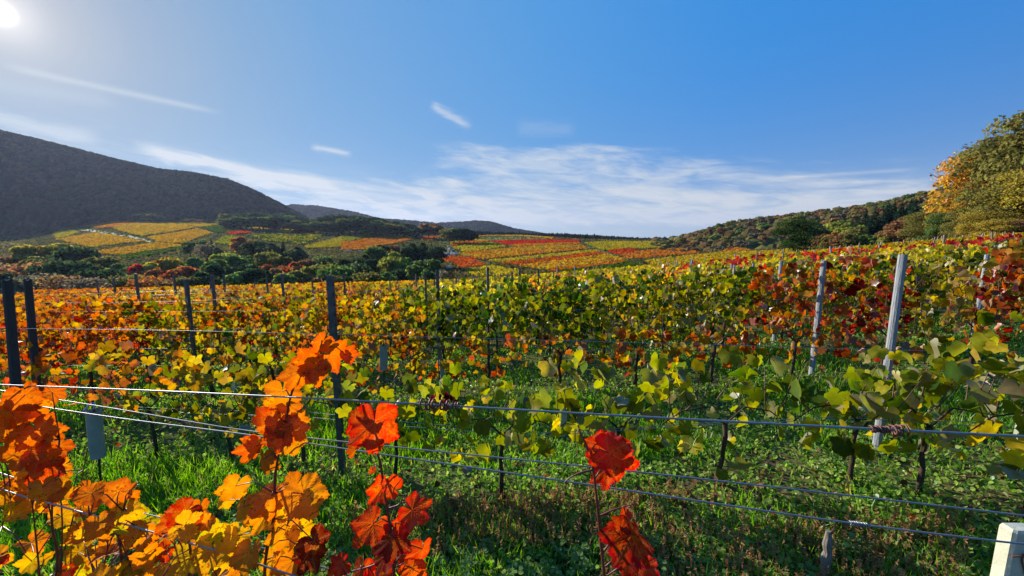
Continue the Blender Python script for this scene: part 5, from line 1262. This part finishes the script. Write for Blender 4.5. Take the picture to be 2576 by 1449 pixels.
# grass
X, Y = scatter(260000); m = fbm(X * .9 + 3, Y * .9, 3); ln = lane(X, Y); px = CX + F * X / Y
left = np.clip((700 - px) / 250, 0, 1) * np.clip((4.0 - Y) / .8, 0, 1)
keep = rng.random(len(X)) < np.clip((m - .30) * 2.2, .05, 1) * (.12 + .88 * np.maximum(ln, left)) * np.where((Y < 3.0) & (px > 900), .35, 1.0)
X, Y = X[keep], Y[keep]; n = len(X); m = m[keep]
tv = np.array([(-1, 0, 0), (1, 0, 0), (-.75, .5, .06), (.75, .5, .06), (0, 1, .38)]); tf = np.array([(0, 1, 3), (0, 3, 2), (2, 3, 4)])
a = rng.random(n) * 6.28; nrm = np.stack([np.cos(a), np.sin(a), rng.uniform(.05, .5, n)], 1); tip = np.stack([rng.normal(size=n) * .45, rng.normal(size=n) * .45, np.ones(n)], 1)
ln_ = (.055 + .11 * rng.random(n) * (m + .4)); V, Fc, idx = batch(tv, tf, np.stack([X, Y, Gn(X, Y) - .005], 1), frames(nrm, tip), np.stack([.0026 + .0022 * rng.random(n) + .0006 * Y, ln_, ln_], 1))
base = np.array([(.12, .30, .022), (.19, .40, .03), (.28, .46, .04), (.07, .18, .018), (.38, .34, .10)])[rng.choice(5, n, p=[.32, .30, .2, .13, .05])] * rng.uniform(.7, 1.2, (n, 1))
tag(link('grass', mesh_np('grass', V, Fc, [M_grass], False, col=base[idx])), 'bright green backlit grass between the vine rows', kind='stuff')
# low broadleaf weeds
X, Y = scatter(200000, 1.4, 8); m = fbm(X * 1.6 + 9, Y * 1.6 + 4, 3); keep = rng.random(len(X)) < np.clip((m - .34) * 4, .22, 1); X, Y = X[keep], Y[keep]; n = len(X)
tv = np.array([(0, -.8, 0), (.72, -.45, .1), (.8, .35, .16), (0, .95, -.08), (-.8, .35, .16), (-.72, -.45, .1)]); tf = np.array([(0, 1, 2), (0, 2, 3), (0, 3, 4), (0, 4, 5)])
hgt = rng.random(n) ** 2 * .075; V, Fc, idx = batch(tv, tf, np.stack([X, Y, Gn(X, Y) + .006 + hgt], 1), frames(rdir(n, 1.3), rdir(n)), .008 + .010 * rng.random(n) + .0012 * Y)
base = np.array([(.12, .28, .035), (.20, .38, .05), (.32, .46, .08), (.42, .48, .14)])[rng.integers(0, 4, n)] * rng.uniform(.65, 1.15, (n, 1))
tag(link('weeds', mesh_np('weeds', V, Fc, [M_grass], False, col=base[idx])), 'low leafy green weeds carpeting the soil under the vines', kind='stuff')
# taller nettle-like weeds at the bottom
Vs, Fs, Cs = [], [], []; b = 0
for k in range(150):
    px, Yv = (random.gauss(1230, 170), random.uniform(1.75, 2.2)) if k < 70 else (random.uniform(950, 2150), random.uniform(1.7, 2.1))
    X0 = tx(px, 1380) * Yv; z0 = G(X0, Yv); H = random.uniform(.05, .13); m_ = 16
    hh = rng.random(m_); an = rng.random(m_) * 6.28; pos = np.stack([X0 + np.cos(an) * .012, Yv + np.sin(an) * .012, z0 + hh * H], 1)
    V, Fc, idx = batch(tv, tf, pos + np.stack([np.cos(an), np.sin(an), 0 * an], 1) * .016, frames(np.stack([np.cos(an) * -.3, np.sin(an) * -.3, 1 + 0 * an], 1), np.stack([np.cos(an), np.sin(an), -.1 + 0 * an], 1)), .024 * (1.1 - .5 * hh))
    Vs.append(V); Fs.append(Fc + b); b += len(V); Cs.append((np.array([(.20, .32, .10)]) * rng.uniform(.7, 1.2, (m_, 1)))[idx])
tag(link('nettles', mesh_np('nettles', np.vstack(Vs), np.vstack(Fs), [M_grass], False, col=np.vstack(Cs))), 'pale green leafy herbs standing in the bottom middle', kind='stuff')
# dry brown stalks
Vs, Fs, Cs = [], [], []; b = 0
for k in range(1500):
    u = random.random(); px = random.gauss(1330, 230) if u < .6 else random.uniform(1500, 2450); Yv = random.uniform(2.0, 2.55) if u < .6 else random.uniform(1.6, 2.1)
    X0 = tx(px, 1300) * Yv; z0 = G(X0, Yv); H = random.uniform(.06, .19); m_ = 11; hh = (np.arange(m_) + .5) / m_; lean = (random.gauss(0, .15), random.gauss(0, .15))
    pos = np.stack([X0 + hh * H * lean[0], Yv + hh * H * lean[1], z0 + hh * H], 1); dd = rdir(m_, .8)
    V, Fc, idx = batch(np.array([(-.35, -1, 0), (.35, -1, .1), (.3, 1.1, 0), (-.3, 1, .1)]), np.array([(0, 1, 2, 3)]), pos, frames(rdir(m_), dd), .013 * (1 - .3 * hh))
    Vs.append(V); Fs.append(Fc + b); b += len(V); Cs.append((np.array([(.36, .19, .085)]) * random.uniform(.5, 1.3) * rng.uniform(.8, 1.2, (m_, 1)))[idx])
tag(link('dry_stalks', mesh_np('dry_stalks', np.vstack(Vs), np.vstack(Fs), [M_col], False, col=np.vstack(Cs))), 'brown dried weed stalks standing under the nearest row', kind='stuff')
# fallen leaves
X, Y = scatter(900, 1.6, 6); n = len(X); Vs, Fs, Cs = [], [], []; b = 0
for k in range(5):
    sl_ = slice(k, None, 5); q = len(X[sl_]); V, Fc, idx = batch(LO[k][0], LO[k][1], np.stack([X[sl_], Y[sl_], Gn(X[sl_], Y[sl_]) + .03], 1), frames(rdir(q, 1.6), rdir(q)), .035 * rng.uniform(.7, 1.4, q))
    Vs.append(V); Fs.append(Fc + b); b += len(V); Cs.append((np.array([(.16, .08, .04), (.24, .12, .06), (.30, .06, .03), (.10, .05, .03), (.34, .24, .10)])[rng.integers(0, 5, q)])[idx])
tag(link('fallen_leaves', mesh_np('fallen_leaves', np.vstack(Vs), np.vstack(Fs), [M_col], False, col=np.vstack(Cs))), 'brown and reddish fallen vine leaves scattered on the ground', kind='stuff')

# ------------------------------------------------------------------ labels that would repeat get their place
from collections import defaultdict
bpy.context.view_layer.update()
by = defaultdict(list)
for o in SC.objects:
    if o.parent is None and o.get('label') and o.get('kind') is None and o.get('category'): by[o['label']].append(o)
for lab, os_ in by.items():
    if len(os_) < 2: continue
    os_.sort(key=lambda o: o.location.x / max(o.location.y, .1))
    for i, o in enumerate(os_): o['label'] = '%s, %s from left' % (lab, nth(i + 1))

# ------------------------------------------------------------------ air
m, t = mat('haze'); pv = nd(t, 'ShaderNodeVolumePrincipled'); pv.inputs['Color'].default_value = (.52, .62, .92, 1); pv.inputs['Density'].default_value = .000042; pv.inputs['Anisotropy'].default_value = .35
o_ = nd(t, 'ShaderNodeOutputMaterial'); t.links.new(pv.outputs[0], o_.inputs['Volume'])
zmin = float(ZZ.min()) - 12; zmax = max(float(mtn[:, :, 2].max()), float(h3[:, :, 2].max()), float(h2[:, :, 2].max()), float(rh[:, :, 2].max()), float(ZZ.max())) + 30
hz_ = MB().box((0, 4450, (zmin + zmax) / 2), (18600, 9700, zmax - zmin)).build('haze', m); tag(hz_, 'thin autumn haze over the valley', kind='stuff')
